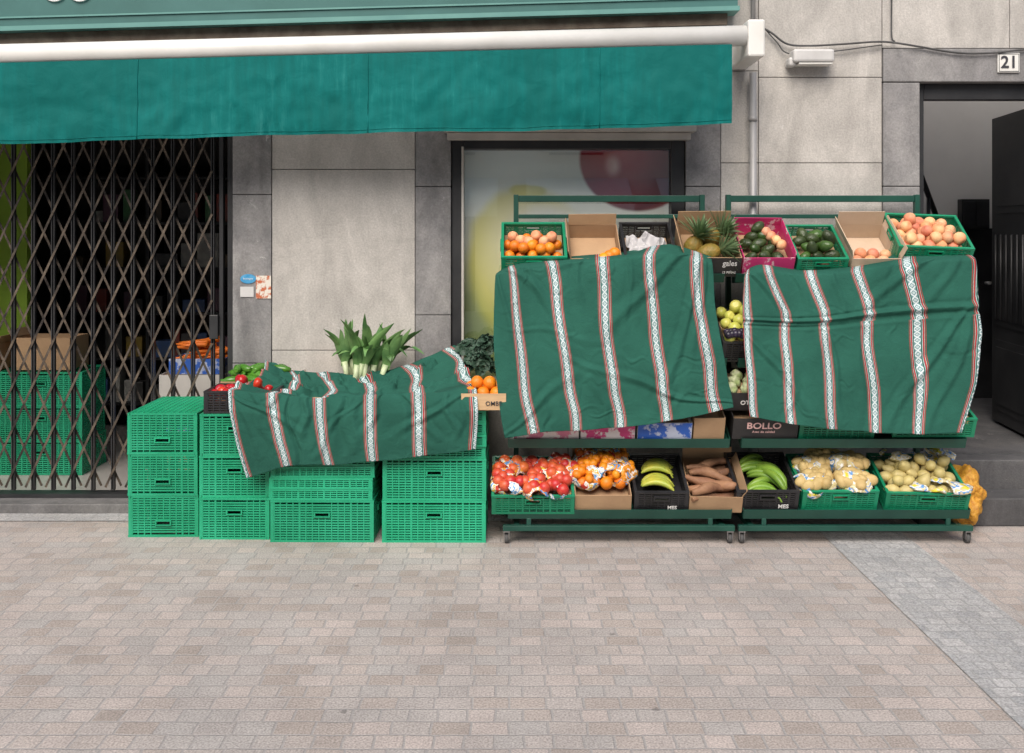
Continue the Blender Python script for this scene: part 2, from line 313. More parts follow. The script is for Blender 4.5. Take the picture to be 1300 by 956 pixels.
def lettering(s,size,mat,parent,loc,off=0,rot=(rad(90),0,0),sx=1):
    o=bpy.data.objects.new('lettering',textmesh(s,size,mat,off)); COL.objects.link(o); o.parent=parent; o.location=loc; o.rotation_euler=rot; o.scale=(sx,1,1); return o

# ------------------------------------------------------------------ ground
bm=bmesh.new(); bx(bm,-60,60,-60,60,-.3,0); mk(bm,'pavement',m_pave,kind='structure',label='pinkish small stone paver pavement',category='pavement')
bm=bmesh.new(); v=[bm.verts.new(p) for p in ((1.76,-40,.004),(2.22,-40,.004),(2.22,5.9,.004),(1.76,5.9,.004))]; bm.faces.new(v)
mk(bm,'paving_strip',m_gran,kind='structure',label='grey granite sett strip crossing the pavement',category='pavement')
bm=bmesh.new()
v=[bm.verts.new(p) for p in ((-12,5.90,.004),(1.755,5.90,.004),(1.755,6.2,.004),(-12,6.2,.004))]; bm.faces.new(v)
mk(bm,'wall_gutter_strip',m_gran,kind='structure',label='grey granite edging along the facade',category='pavement')

# ------------------------------------------------------------------ building
B=empty('shop_building',(0,6.2,0),label='grey stone building facade with shop, window and doorway',category='building')
W0=-3.98; WR=-1.741
bm=bmesh.new()
def slab(x0,x1,z0,z1,y=6.2,g=.002,t=.1): bx(bm,x0+g,x1-g,y,y+t,z0+g,z1-g)
for (a,b_) in ((-1.496,-.603),): 
    slab(a,b_,0,.98); slab(a,b_,.98,2.107); slab(a,b_,2.107,2.6)
slab(-.378,.35,0,.7); slab(.35,1.08,0,.7)
for z0,z1 in ((0,.95),(.95,2.147),(2.147,2.72),(2.72,3.6),(3.6,4.5)):
    slab(1.30,1.535,z0,z1)
for z0,z1 in ((0,1.1),(1.1,1.72),(1.72,2.147),(2.147,2.68)): slab(1.535,2.305,z0,z1)
slab(1.535,2.305,2.68,3.25); slab(1.535,2.6,3.25,4.5); slab(2.305,3.1,2.86,3.25); slab(3.1,3.9,2.86,3.25); slab(2.6,3.9,3.25,4.5)
xx=[-12,-10.6,-9.2,-7.8,-6.4,-5.2,-4.2]
for i in range(len(xx)-1):
    for z0,z1 in ((0,1.1),(1.1,2.1),(2.1,3.2),(3.2,4.5)): slab(xx[i],xx[i+1],z0,z1)
xx=[-4.2,-3.1,-1.9,-.7,.4,1.30]
for i in range(len(xx)-1):
    for z0,z1 in ((2.6,3.3),(3.3,4.5)): slab(xx[i],xx[i+1],z0,z1)
xx=[3.9,5.2,6.6,8,9.4,10.8,12]
for i in range(len(xx)-1):
    for z0,z1 in ((0,1.1),(1.1,2.1),(2.1,3.2),(3.2,4.5)): slab(xx[i],xx[i+1],z0,z1)
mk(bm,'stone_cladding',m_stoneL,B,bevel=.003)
for xa,xb,zz in ((WR,-1.496,(0,.9,1.95,2.6)),(-.603,-.378,(0,1.2,2.0,2.6)),(1.08,1.30,(0,1.2,2.0,2.6)),(-4.2,W0,(0,1.2,2.2,2.6))):
    bm=bmesh.new()
    for i in range(3): slab(xa,xb,zz[i],zz[i+1],6.195)
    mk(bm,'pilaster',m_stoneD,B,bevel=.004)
bm=bmesh.new()
for z0,z1 in ((0,1.05),(1.05,2.0),(2.0,2.647)): slab(2.305,2.536,z0,z1,6.185)
for z0,z1 in ((0,1.05),(1.05,2.0),(2.0,2.647)): slab(3.47,3.9,z0,z1,6.185)
slab(2.305,3.9,2.649,2.858,6.185)
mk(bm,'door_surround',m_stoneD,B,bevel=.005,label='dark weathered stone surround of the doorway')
bm=bmesh.new()
for a,b_,z0,z1 in ((-12,W0,0,4.5),(WR,-.378,0,4.5),(1.08,2.536,0,4.5),(3.47,12,0,4.5),(W0,WR,2.6,4.5),(-.378,1.08,2.4,4.5),(-.378,1.08,0,.7),(2.536,3.47,2.66,4.5)):
    bx(bm,a,b_,6.302,6.5,z0,z1)
# flat roof; unseen opening over the stair hall added to let daylight in
bx(bm,-12,2.4,6.2,9.5,4.502,4.7); bx(bm,4.5,12,6.2,9.5,4.502,4.7); bx(bm,2.401,4.499,6.2,6.9,4.502,4.7); bx(bm,2.401,4.499,8.4,9.5,4.502,4.7)
bx(bm,-12,-11.8,6.51,9.5,0,4.5); bx(bm,11.8,12,6.51,9.5,0,4.5); bx(bm,-12,12,9.5,9.7,0,4.5)
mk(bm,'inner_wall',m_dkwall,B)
bm=bmesh.new(); bx(bm,-5.2,-1.3,8.6,8.7,.07,2.7); bx(bm,-5.3,-5.2,6.51,8.7,.07,2.7); bx(bm,-1.5,-1.4,6.51,8.59,.07,2.7); bx(bm,-5.2,-1.5,6.51,8.59,2.6,2.7)
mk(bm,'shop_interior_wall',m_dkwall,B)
bm=bmesh.new(); bx(bm,-5.19,-3.58,7.35,7.45,.75,2.59); mk(bm,'lime_partition',m_lime,B)
bm=bmesh.new(); bx(bm,-5.2,-1.5,6.32,8.6,.0,.068); mk(bm,'shop_floor',m_tile,B)
bm=bmesh.new(); bx(bm,W0-.1,WR+.02,6.06,6.315,0,.06); mk(bm,'threshold',m_stoneD,B,bevel=.006)
bm=bmesh.new(); bx(bm,W0,WR,6.2,6.3,.061,.085); mk(bm,'gate_track',m_dark,B)
Wd=empty('window',(.351,6.25,.7)); Wd.parent=B; Wd.location=(.351,.05,.7)
bm=bmesh.new()
bx(bm,-.376,-.305,6.215,6.33,.7,2.33); bx(bm,.995,1.078,6.215,6.33,.7,2.33); bx(bm,-.304,.994,6.215,6.33,.7,.76); bx(bm,-.304,.994,6.215,6.33,2.235,2.33)
mk(bm,'frame',m_dark,Wd,bevel=.004)
bm=bmesh.new(); bx(bm,-.315,-.30,6.20,6.214,.7,2.25); mk(bm,'frame_trim',m_head,Wd,bevel=.003)
mg,nt,b=newmat('window_glass'); nt.nodes.remove(b)
tr=N(nt,'ShaderNodeBsdfTransparent'); gs=N(nt,'ShaderNodeBsdfGlossy'); gs.inputs['Roughness'].default_value=.015; gs.inputs['Color'].default_value=(.95,1,.98,1); fr=N(nt,'ShaderNodeFresnel'); fr.inputs['IOR'].default_value=1.5
mxs=N(nt,'ShaderNodeMixShader'); nt.links.new(MA(nt,'MULTIPLY_ADD',fr.outputs[0],2.2,.12),mxs.inputs[0]); nt.links.new(tr.outputs[0],mxs.inputs[1]); nt.links.new(gs.outputs[0],mxs.inputs[2]); nt.links.new(mxs.outputs[0],nt.nodes['Material Output'].inputs[0])
bm=bmesh.new(); vv=[bm.verts.new(p) for p in ((-.304,6.265,.761),(.994,6.265,.761),(.994,6.265,2.234),(-.304,6.265,2.234))]; bm.faces.new(vv); mk(bm,'glass',mg,Wd)
bm=bmesh.new(); bx(bm,-.42,1.125,6.07,6.19,2.33,2.40); bx(bm,-.40,1.10,6.12,6.19,2.285,2.328); mk(bm,'shutter_box',m_head,B,bevel=.004)
def postermat():
    m,nt,b=newmat('printed_poster_with_reflections'); L=nt.links
    g=N(nt,'ShaderNodeNewGeometry'); s=N(nt,'ShaderNodeSeparateXYZ'); L.new(g.outputs['Position'],s.inputs[0])
    no=N(nt,'ShaderNodeTexNoise'); no.inputs['Scale'].default_value=2; no.inputs['Detail'].default_value=4; L.new(g.outputs['Position'],no.inputs['Vector'])
    xw=MA(nt,'MULTIPLY_ADD',no.outputs[0],.14,s.outputs[0]); zw=MA(nt,'MULTIPLY_ADD',no.outputs[0],-.14,s.outputs[2])
    xw=MA(nt,'SUBTRACT',xw,.07); zw=MA(nt,'ADD',zw,.07)
    ad=MA(nt,'MULTIPLY_ADD',no.outputs[0],.4,s.outputs[2])
    mr=N(nt,'ShaderNodeMapRange'); mr.inputs['From Min'].default_value=.95; mr.inputs['From Max'].default_value=2.45; L.new(ad,mr.inputs[0])
    cr=N(nt,'ShaderNodeValToRGB'); e=cr.color_ramp.elements; e[0].position=.1; e[0].color=(.22,.30,.12,1); e[1].position=1; e[1].color=(.80,.90,.86,1)
    for p,c in ((.35,(.32,.38,.20)),(.50,(.62,.64,.46)),(.60,(.84,.86,.78)),(.8,(.84,.90,.85))): k=e.new(p); k.color=c4(c)
    L.new(mr.outputs[0],cr.inputs[0]); col=cr.outputs[0]
    def dist(cx,cz,rx,rz,warp=True):
        a=MA(nt,'DIVIDE',MA(nt,'SUBTRACT',xw if warp else s.outputs[0],cx),rx); c=MA(nt,'DIVIDE',MA(nt,'SUBTRACT',zw if warp else s.outputs[2],cz),rz)
        return MA(nt,'SQRT',MA(nt,'ADD',MA(nt,'MULTIPLY',a,a),MA(nt,'MULTIPLY',c,c)))
    def over(col,d,shade,soft,stops,op=1.0):
        mk_=N(nt,'ShaderNodeMapRange'); mk_.interpolation_type='SMOOTHSTEP'; mk_.inputs['From Min'].default_value=1+soft; mk_.inputs['From Max'].default_value=1-soft; mk_.inputs['To Max'].default_value=op; L.new(d,mk_.inputs[0])
        r=N(nt,'ShaderNodeValToRGB'); ee=r.color_ramp.elements; ee[0].position=stops[0][0]; ee[0].color=c4(stops[0][1]); ee[1].position=stops[-1][0]; ee[1].color=c4(stops[-1][1])
        for p,c in stops[1:-1]: k=ee.new(p); k.color=c4(c)
        L.new(shade,r.inputs[0]); mx=N(nt,'ShaderNodeMix',data_type='RGBA'); L.new(mk_.outputs[0],mx.inputs[0]); L.new(col,mx.inputs[6]); L.new(r.outputs[0],mx.inputs[7]); return mx.outputs[2]
    col=over(col,dist(.10,1.50,.38,.50),dist(.16,1.62,.5,.6),.10,[(0,(.88,.88,.74)),(.45,(.84,.82,.52)),(.8,(.74,.72,.22)),(1,(.50,.54,.12))],.9)
    col=over(col,dist(.26,1.70,.26,.18),dist(.26,1.70,.26,.24),.30,[(0,(.88,.90,.86)),(1,(.80,.82,.74))])  # pale soft patch: awning reflection in the glass, painted into the poster colour
    col=over(col,dist(.10,1.98,.11,.045),dist(.1,1.98,.12,.1),.2,[(0,(.80,.78,.30)),(1,(.62,.62,.18))],.9)
    col=over(col,dist(.80,2.18,.37,.33,False),dist(.68,2.26,.48,.46,False),.035,[(0,(.62,.10,.10)),(.30,(.42,.015,.025)),(.75,(.20,.004,.012)),(.9,(.12,.003,.01)),(1,(.28,.04,.04))])
    col=over(col,dist(.64,2.14,.05,.06),dist(.66,2.13,.08,.1),.6,[(0,(.9,.7,.66)),(1,(.6,.2,.2))],.85)  # pinkish glint on the red fruit, a reflection put into the colour
    L.new(col,b.inputs['Base Color']); b.inputs['Roughness'].default_value=.35; return m
PO=empty('fruit_poster',(.345,6.34,.76),label='printed fruit poster behind the shop window glass',category='poster')
bm=bmesh.new(); bx(bm,-.31,1.0,6.335,6.345,.755,2.24); mk(bm,'printed_sheet',postermat(),PO)
bm=bmesh.new(); bx(bm,2.3,4.5,8.3,8.4,1.75,4.5); bx(bm,4.4,4.5,6.51,8.29,1.75,4.5); bx(bm,2.3,4.39,6.51,6.9,2.75,2.85); bx(bm,2.4,2.5,6.51,8.29,.34,4.5); mk(bm,'hall_wall',m_hall,B)  # ceiling kept short so the added roof opening brightens the hall
bm=bmesh.new(); bx(bm,2.51,4.5,8.28,8.4,.34,1.748); bx(bm,4.38,4.5,6.51,8.27,.34,1.748); mk(bm,'hall_wainscot',m_dark,B)
bm=bmesh.new(); bx(bm,2.5,4.4,6.2,8.28,.0,.338); mk(bm,'hall_floor',m_step,B)
bm=bmesh.new(); bx(bm,2.45,3.55,6.02,6.184,0,.338); bx(bm,2.38,3.75,5.80,6.018,0,.165); mk(bm,'entrance_step',m_step,B,bevel=.008)
DR=empty('entrance_door',(3.45,6.42,.34)); DR.parent=B; DR.location=(3.45,.22,.34)
bm=bmesh.new(); bx(bm,2.537,2.59,6.26,6.34,.34,2.645); bx(bm,2.591,3.42,6.26,6.34,2.55,2.645); bx(bm,3.421,3.468,6.26,6.34,.34,2.645); mk(bm,'door_frame',m_dark,DR,bevel=.004)
Ml=Matrix.Translation((3.44,6.43,0))@Matrix.Rotation(rad(83),4,'Z')
bm=bmesh.new(); bx(bm,0,.82,0,.045,.36,2.54,0,Ml)
for z0,z1 in ((.45,.95),(1.05,1.75),(1.85,2.45)):
    bx(bm,.08,.74,.0455,.055,z0,z1,0,Ml); bx(bm,.12,.70,.0555,.066,z0+.05,z1-.05,0,Ml)
for i in range(6): tube(bm,[Ml@Vector((.16+i*.1,.075,1.1)),Ml@Vector((.16+i*.1,.075,1.7))],.008,6)
mk(bm,'door_leaf',m_dark,DR)
bm=bmesh.new(); tube(bm,[Ml@Vector((.76,.07,1.35)),Ml@Vector((.76,.11,1.35)),Ml@Vector((.68,.11,1.35))],.01,8); mk(bm,'handle',m_chrome,DR)
bm=bmesh.new(); bx(bm,3.70,3.93,8.19,8.27,1.74,1.99); bx(bm,3.71,3.81,8.182,8.189,1.76,1.97); bx(bm,3.82,3.92,8.182,8.189,1.76,1.97)
mk(bm,'mailbox',m_dark,label='black metal mailbox on the hallway wall',category='mailbox',bevel=.003)
bm=bmesh.new(); tube(bm,[(2.9,7.2,2.28),(3.5,8.1,1.72)],.022,8); tube(bm,[(3.2,7.65,2.0),(3.2,7.65,.34)],.015,8);tube(bm,[(3.5,8.1,1.72),(3.5,8.1,.34)],.02,8); mk(bm,'stair_handrail',m_dark,label='dark stair handrail inside the hallway',category='handrail')

# building across the street (seen reflected in the window glass)
OB=empty('opposite_building',(0,-9,0),label='pale rendered building across the street with shop awnings',category='building')
bm=bmesh.new()
ox=[-14+2.8*i for i in range(11)]
for i in range(10):
    x0,x1=ox[i],ox[i+1]
    bx(bm,x0,x0+.8,-9.4,-9,0,8); bx(bm,x1-.8,x1,-9.4,-9,0,8)
    for z0,z1 in ((2.6,3.4),(5.2,5.9),(7.5,8)): bx(bm,x0+.801,x1-.801,-9.4,-9.001,z0,z1)
mk(bm,'wall',M('pale_render',(.66,.62,.56),(.56,.53,.48),1,.8),OB)
bm=bmesh.new()
for i in range(10): bx(bm,ox[i]+.801,ox[i+1]-.801,-9.35,-9.3,0,7.5)
mk(bm,'window_panes',M('dark_panes',(.03,.035,.04),(.05,.055,.06),2,.15),OB,kind='stuff')
bm=bmesh.new()
for i in range(10):
    for z in (3.45,5.95): bx(bm,ox[i]+.6,ox[i+1]-.6,-8.98,-8.5,z,z+.08); bx(bm,ox[i]+.6,ox[i+1]-.6,-8.52,-8.5,z+.081,z+.9)
mk(bm,'balconies',m_lamp,OB,kind='stuff')
for i in (3,4,5,6):
    bm=bmesh.new(); vs=[bm.verts.new(p) for p in ((ox[i]+.3,-8.99,2.9),(ox[i+1]-.3,-8.99,2.9),(ox[i+1]-.3,-7.8,2.3),(ox[i]+.3,-7.8,2.3),(ox[i+1]-.3,-7.8,2.05),(ox[i]+.3,-7.8,2.05))]
    bm.faces.new(vs[:4]); bm.faces.new([vs[3],vs[2],vs[4],vs[5]]); mk(bm,'white_awning',m_white,OB)
bm=bmesh.new(); bx(bm,-14,14,-12,-9.41,8.01,8.3); bx(bm,-14,14,-9.40,-8.8,8.01,8.2); mk(bm,'roof',m_stoneD,OB)

# sign board
SG=empty('shop_sign',(-1.5,6.1,2.9),label='dark teal shop fascia sign with pale emblem',category='sign')
def zs(x): return 2.935+(x+3.11)*.0279
bm=bmesh.new()
def skew(x0,x1,y0,y1,za,zb,top=False):
    vs=[]
    for (x,y,u) in ((x0,y0,0),(x1,y0,0),(x1,y1,0),(x0,y1,0),(x0,y0,1),(x1,y0,1),(x1,y1,1),(x0,y1,1)):
        vs.append(bm.verts.new((x,y,zs(x)+(zb if u else za))))
    for f in ((0,3,2,1),(4,5,6,7),(0,1,5,4),(2,3,7,6),(0,4,7,3),(1,2,6,5)): bm.faces.new([vs[i] for i in f])
skew(-4.4,1.37,6.04,6.19,.03,.8); mk(bm,'board',m_sign,SG)
bm=bmesh.new(); skew(-4.41,1.38,6.03,6.19,0,.028); skew(-4.4,1.37,6.030,6.039,.075,.085); mk(bm,'trim',m_signtrim,SG)
bm=bmesh.new(); skew(-4.35,1.32,6.10,6.19,-.07,-.002); mk(bm,'wood_batten',M('worn_batten',(.10,.07,.05),(.2,.16,.12),8,.7),SG)
bm=bmesh.new()
for cx,r in ((X(70,6.04),.07),(X(86,6.04),.035),(X(102,6.04),.07)):
    pts=[(cx+r*math.cos(a),6.03,3.185+r*math.sin(a)) for a in [math.pi*2*i/24 for i in range(25)]]
    tube(bm,pts,.005,6)
mk(bm,'emblem',m_txtw,SG)

# awning
AW=empty('awning',(-1.5,5.9,2.35),label='teal fabric awning rolled up on white roller tube',category='awning')
def za(x): return 2.747+(x+2.957)*.0252
AX0=-4.35; AX1=X(948,5.75)
bm=bmesh.new()
tube(bm,[(AX0,5.78,za(AX0)),(AX1,5.78,za(AX1))],.06,24); mk(bm,'roller_tube',m_white,AW)
bm=bmesh.new(); 
tube(bm,[(AX0,5.93,za(AX0)+.035),(AX1-.05,5.93,za(AX1)+.035)],.05,16); mk(bm,'rolled_fabric',m_awn,AW)
for nm,x0,x1 in (('end_cap',AX1+.001,AX1+.10),('end_cap',AX0-.055,AX0-.001)):
    bm=bmesh.new(); z=za(x0); bx(bm,x0,x1,5.72,6.19,z-.13,z+.085)
    mk(bm,nm,m_white,AW,bevel=.012)
for x in (-3.3,-1.2,.9):
    bm=bmesh.new(); tube(bm,[(x,6.18,za(x)-.05),(x+.4,5.98,za(x)-.06),(x+.02,5.84,za(x)-.05)],.018,8)
    mk(bm,'folding_arm',m_white,AW)
bm=bmesh.new(); nu=420; nv=24; g=[]
AXV=X(931,5.7)
def vy(x,t):
    f1=.5+.5*noise.noise(Vector((x*1.3,0,5)))
    return 5.735-.004*math.sin(t*3)+t*(.018*math.sin(x*4.3+.8)+.014*f1*math.sin(x*13.7+t*1.2)+.010*noise.noise(Vector((x*9,t*2,3))))+.018*noise.noise(Vector((x*2.2,t*2.5,7)))*t+.009*noise.noise(Vector((x*14,t*6,17)))*min(1,t*3)
def vz(x,t): return za(x)-.055-t*(.462+.005*math.sin(x*2.1+1)+.003*math.sin(x*7+2)+.0015*math.sin(x*19))
for j in range(nv+1):
    t=j/nv; row=[]
    for i in range(nu+1):
        x=AX0+(AXV-AX0)*i/nu
        row.append(bm.verts.new((x,vy(x,t),vz(x,t))))
    g.append(row)
for j in range(nv):
    for i in range(nu):
        f=bm.faces.new([g[j][i],g[j][i+1],g[j+1][i+1],g[j+1][i]]); f.smooth=True
mk(bm,'valance',m_awn,AW)
for px in (172,466,762):
    bm=bmesh.new(); x=X(px,5.7); tube(bm,[(x,vy(x,k/10)-.002,vz(x,k/10)) for k in range(11)],.003,6); mk(bm,'seam',m_awn,AW)
bm=bmesh.new(); tube(bm,[(AX0+(AXV-AX0)*k/160,vy(AX0+(AXV-AX0)*k/160,.955)-.001,vz(AX0+(AXV-AX0)*k/160,.955)) for k in range(161)],.0022,5); mk(bm,'hem',m_awn,AW)

# drainpipe, lamp, cable, number
bm=bmesh.new(); x=X(956,6.14)
tube(bm,[(x,6.14,0.02),(x,6.14,2.70)],.022,14); tube(bm,[(x,6.14,3.0),(x,6.14,4.4)],.015,10)
for z in (.6,1.5,2.4): tube(bm,[(x,6.14,z),(x,6.14,z+.03)],.027,14); bx(bm,x-.008,x+.008,6.15,6.198,z,z+.03)
mk(bm,'drainpipe',m_grey,label='thin grey metal drainpipe fixed to the stone wall',category='pipe')
LP=empty('wall_lamp',(X(1028,6.1),6.19,2.75),label='small pale grey wall lamp fixture under the cable',category='lamp')
bm=bmesh.new(); xa=X(1006,6.1); xb=X(1058,6.1); bx(bm,xa,xb,6.07,6.18,2.755,2.835); bx(bm,xa-.02,xa+.03,6.10,6.199,2.735,2.79); mk(bm,'housing',m_lamp,LP,bevel=.014)
bm=bmesh.new(); bx(bm,xa+.035,xb-.01,6.08,6.17,2.742,2.753); mk(bm,'lens',m_white,LP,bevel=.003)
bm=bmesh.new()
def sm(pts,n=8):
    out=[]; Q=[Vector(p) for p in pts]; Q=[Q[0]*2-Q[1]]+Q+[Q[-1]*2-Q[-2]]
    for i in range(1,len(Q)-2):
        for k in range(n):
            t=k/n; a,b_,c,d=Q[i-1:i+3]
            out.append(.5*((2*b_)+(-a+c)*t+(2*a-5*b_+4*c-d)*t*t+(-a+3*b_-3*c+d)*t**3))
    out.append(Q[-2]); return out
tube(bm,sm([P((x,y,6.165)) for x,y in ((966,34),(980,42),(1000,56),(1030,58),(1070,56),(1120,53),(1160,58),(1215,67),(1262,67),(1320,62),(1500,60))]),.0065,6)
tube(bm,sm([P((x,y,6.17)) for x,y in ((960,24),(985,52),(1002,68),(1050,66),(1120,57))]),.004,6)
tube(bm,sm([P((x,y,6.18)) for x,y in ((1132,-60),(1132,0),(1132,45),(1136,53))]),.005,6)
mk(bm,'wall_cable',m_rub,label='black electric cables clipped along the stone wall',category='cable')
NB=empty('house_number_sign',(X(1281,6.17),6.178,Z(92,6.17)),label='white house number 21 plaque above the doorway',category='sign')
bm=bmesh.new(); bx(bm,X(1267,6.17),X(1295,6.17),6.17,6.184,Z(92,6.17),Z(67,6.17)); mk(bm,'plaque',m_white,NB,bevel=.004)
bm=bmesh.new(); 
x0,x1,z0,z1=X(1267,6.17)+.006,X(1295,6.17)-.006,Z(92,6.17)+.006,Z(67,6.17)-.006
for a in ((x0,x1,z0,z0+.003),(x0,x1,z1-.003,z1),(x0,x0+.003,z0+.0031,z1-.0031),(x1-.003,x1,z0+.0031,z1-.0031)): bx(bm,a[0],a[1],6.168,6.1695,a[2],a[3])
mk(bm,'border',m_txtk,NB)
lettering('21',.105,m_txtk,NB,(0,-.011,.061),.002)
def sticker(px0,px1,py0,py1,mat,label,name='wall_sticker',round_=False):
    bm=bmesh.new()
    if round_:
        cx=(X(px0,6.19)+X(px1,6.19))/2; cz=(Z(py0,6.19)+Z(py1,6.19))/2; rx=(X(px1,6.19)-X(px0,6.19))/2; rz=(Z(py0,6.19)-Z(py1,6.19))/2
        A=[bm.verts.new((cx+rx*math.cos(a),6.189,cz+rz*math.sin(a))) for a in [math.pi*2*i/28 for i in range(28)]]
        C=[bm.verts.new((v.co.x,6.193,v.co.z)) for v in A]; bm.faces.new(A); bm.faces.new(C[::-1])
        for i in range(28): bm.faces.new([A[i],A[(i+1)%28],C[(i+1)%28],C[i]])
    else: bx(bm,X(px0,6.19),X(px1,6.19),6.189,6.193,Z(py1,6.19),Z(py0,6.19))
    return mk(bm,name,mat,label=label,category='sticker')
m_sb=M('blue_sticker',(.03,.25,.5),(.12,.4,.65),30,.4); m_sr=M('red_white_sticker',(.5,.14,.06),(.72,.68,.6),26,.4,lo=.45,hi=.52)
s_=sticker(305,325,348,360,m_sb,'small round blue sticker on the dark stone pilaster',round_=True); lettering('Benvinguts',.014,m_txtw,s_,(0,-.0025,.03),0)
sticker(305,322,364,377,m_lamp,'small pale metal plate on the dark stone pilaster')
s_=sticker(325,344,350,379,m_sr,'small red and white sticker on stone pilaster')

# ------------------------------------------------------------------ folding gate
G=empty('folding_gate',(-2.86,6.26,.09),label='dark dusty scissor gate closed across the shop entrance',category='gate')
gx0,gx1,gz0,gz1=W0+.03,WR-.035,.09,2.56
bm=bmesh.new(); bx(bm,gx1,gx1+.034,6.215,6.285,gz0,gz1); bx(bm,gx0-.03,gx0,6.215,6.285,gz0,gz1); bx(bm,gx1-.055,gx1-.03,6.225,6.27,gz0,gz1); bx(bm,gx0,gx1,6.22,6.29,gz1+.001,gz1+.03)
mk(bm,'frame',m_dark,G,bevel=.002)
sp=.125; n=int((gx1-.07-gx0)/sp); 
bm=bmesh.new()
xs=[gx1-.1-sp*i for i in range(n)]
for x in xs:
    bx(bm,x-.011,x-.004,6.234,6.258,gz0+.01,gz1); bx(bm,x+.004,x+.011,6.234,6.258,gz0+.01,gz1)
mk(bm,'upright_bars',m_dark,G)
bm=bmesh.new(); dz=.27
for s,yy in ((1,6.226),(-1,6.266)):
    sl=dz/sp*s
    for k in range(-44,54):
        c=gz0+.12+k*dz
        xa,xb=xs[-1],xs[0]
        za_=c+sl*(xa-xs[0]); zb_=c+sl*(xb-xs[0])
        lo_,hi_=gz0+.03,gz1-.03
        t1=(lo_-za_)/(zb_-za_); t2=(hi_-za_)/(zb_-za_); t1,t2=min(t1,t2),max(t1,t2); ta=max(0,t1); tb=min(1,t2)
        if tb-ta<.01: continue
        A=Vector((xa+(xb-xa)*ta,yy,za_+(zb_-za_)*ta)); Bp=Vector((xa+(xb-xa)*tb,yy,za_+(zb_-za_)*tb))
        d=(Bp-A); ln=d.length; ang=math.atan2(d.z,d.x)
        mm=Matrix.Translation(A)@Matrix.Rotation(-ang,4,'Y')
        bx(bm,0,ln,-.0015,.0015,-.0068,.0068,0,mm)
mk(bm,'lattice',m_gate,G)
bm=bmesh.new(); bx(bm,gx1-.11,gx1-.056,6.20,6.224,1.05,1.2); mk(bm,'lock',m_dark,G,bevel=.004)

# ------------------------------------------------------------------ crates
CR={}
def crate_tpl(key,w,d,h,mat,slat=.0085,gap=.0055,ribs=.038,folded=False,inv=False):
    bm=bmesh.new(); t=.010
    bx(bm,-w/2+.012,w/2-.012,-d/2+.012,d/2-.012,.004,.01)
    if inv or folded:
        nx=int(w/.035); ny=int(d/.035)
        for i in range(nx+1): x=-w/2+.016+(w-.032)*i/nx; bx(bm,x-.003,x+.003,-d/2+.0155,d/2-.0155,-.001,.0039)
        for i in range(ny+1): y=-d/2+.017+(d-.034)*i/ny; bx(bm,-w/2+.0155,w/2-.0155,y-.003,y+.003,-.0005,.0038)
    for s in (-1,1):
        for (L_,O,ax) in ((w,d,0),(d,w,1)):
            def q(a0,a1,o0,o1,z0,z1):
                lo,hi=sorted((s*o0,s*o1))
                if ax==0: bx(bm,a0,a1,lo,hi,z0,z1)
                else: bx(bm,lo,hi,a0,a1,z0,z1)
            O2=O/2; e=L_/2-(0 if ax==0 else .0165)
            rh=.012
            q(-e,e,O2-.016,O2,h-rh,h)
            q(-e,e,O2-.014,O2-.002,0,.013)
            e2=L_/2-.02
            zz=.018
            hw=.045; hz0,hz1=h*.62,h*.62+.018
            while zz+slat<h-rh-.002:
                if not folded and h>.1 and zz+slat>hz0 and zz<hz1:
                    q(-e2,-hw,O2-t,O2-.004,zz,zz+slat); q(hw,e2,O2-t,O2-.004,zz,zz+slat)
                else: q(-e2,e2,O2-t,O2-.004,zz,zz+slat)
                zz+=slat+gap
            n=max(2,int(L_/ribs)); 
            for i in range(n+1):
                a=-e2+2*e2*i/n
                wide=.0055 if i%4==0 else .003
                if abs(a)<hw-.005 and not folded and h>.1:
                    q(a-.003,a+.003,O2-.012,O2-.003,.0131,hz0); continue
                q(a-wide,a+wide,O2-.012,O2-.003,.0131,h-rh-.0001)
    for sx in (-1,1):
        for sy in (-1,1):
            x0,x1=sorted((sx*(w/2-.02),sx*(w/2-.001))); y0,y1=sorted((sy*(d/2-.012),sy*(d/2-.0015)))
            bx(bm,x0,x1,y0,y1,.0132,h-rh-.0002)
            x0,x1=sorted((sx*(w/2-.012),sx*(w/2-.0015))); y0,y1=sorted((sy*(d/2-.02),sy*(d/2-.0121)))
            bx(bm,x0,x1,y0,y1,.0132,h-rh-.0002)
    body=finish(bm,'plastic_crate',mat)
    hm=None
    if not folded and h>.1:
        bm=bmesh.new()
        for (z0,z1,a0,a1) in ((hz0-.006,hz0,-hw,hw),(hz1,hz1+.006,-hw,hw),(hz0,hz1,-hw,-hw+.008),(hz0,hz1,hw-.008,hw)):
            bx(bm,a0,a1,-.009,.004,z0+.0001,z1-.0001)
        hm=finish(bm,'handle',mat)
    if inv:
        T=Matrix.Translation((0,0,h))@Matrix.Rotation(math.pi,4,'X'); body.transform(T)
        if hm: hm.transform(Matrix.Translation((0,0,h))@Matrix.Scale(-1,4,(0,0,1)))
    CR[key]=(body,hm,(w,d,h))
crate_tpl('fold',.575,.395,.232,m_crate)
crate_tpl('inv',.575,.395,.232,m_crate,inv=True)
crate_tpl('flat',.575,.395,.062,m_crate,folded=True,slat=.006,gap=.005)
crate_tpl('flat2',.575,.395,.0655,m_crate,folded=True,slat=.006,gap=.005)
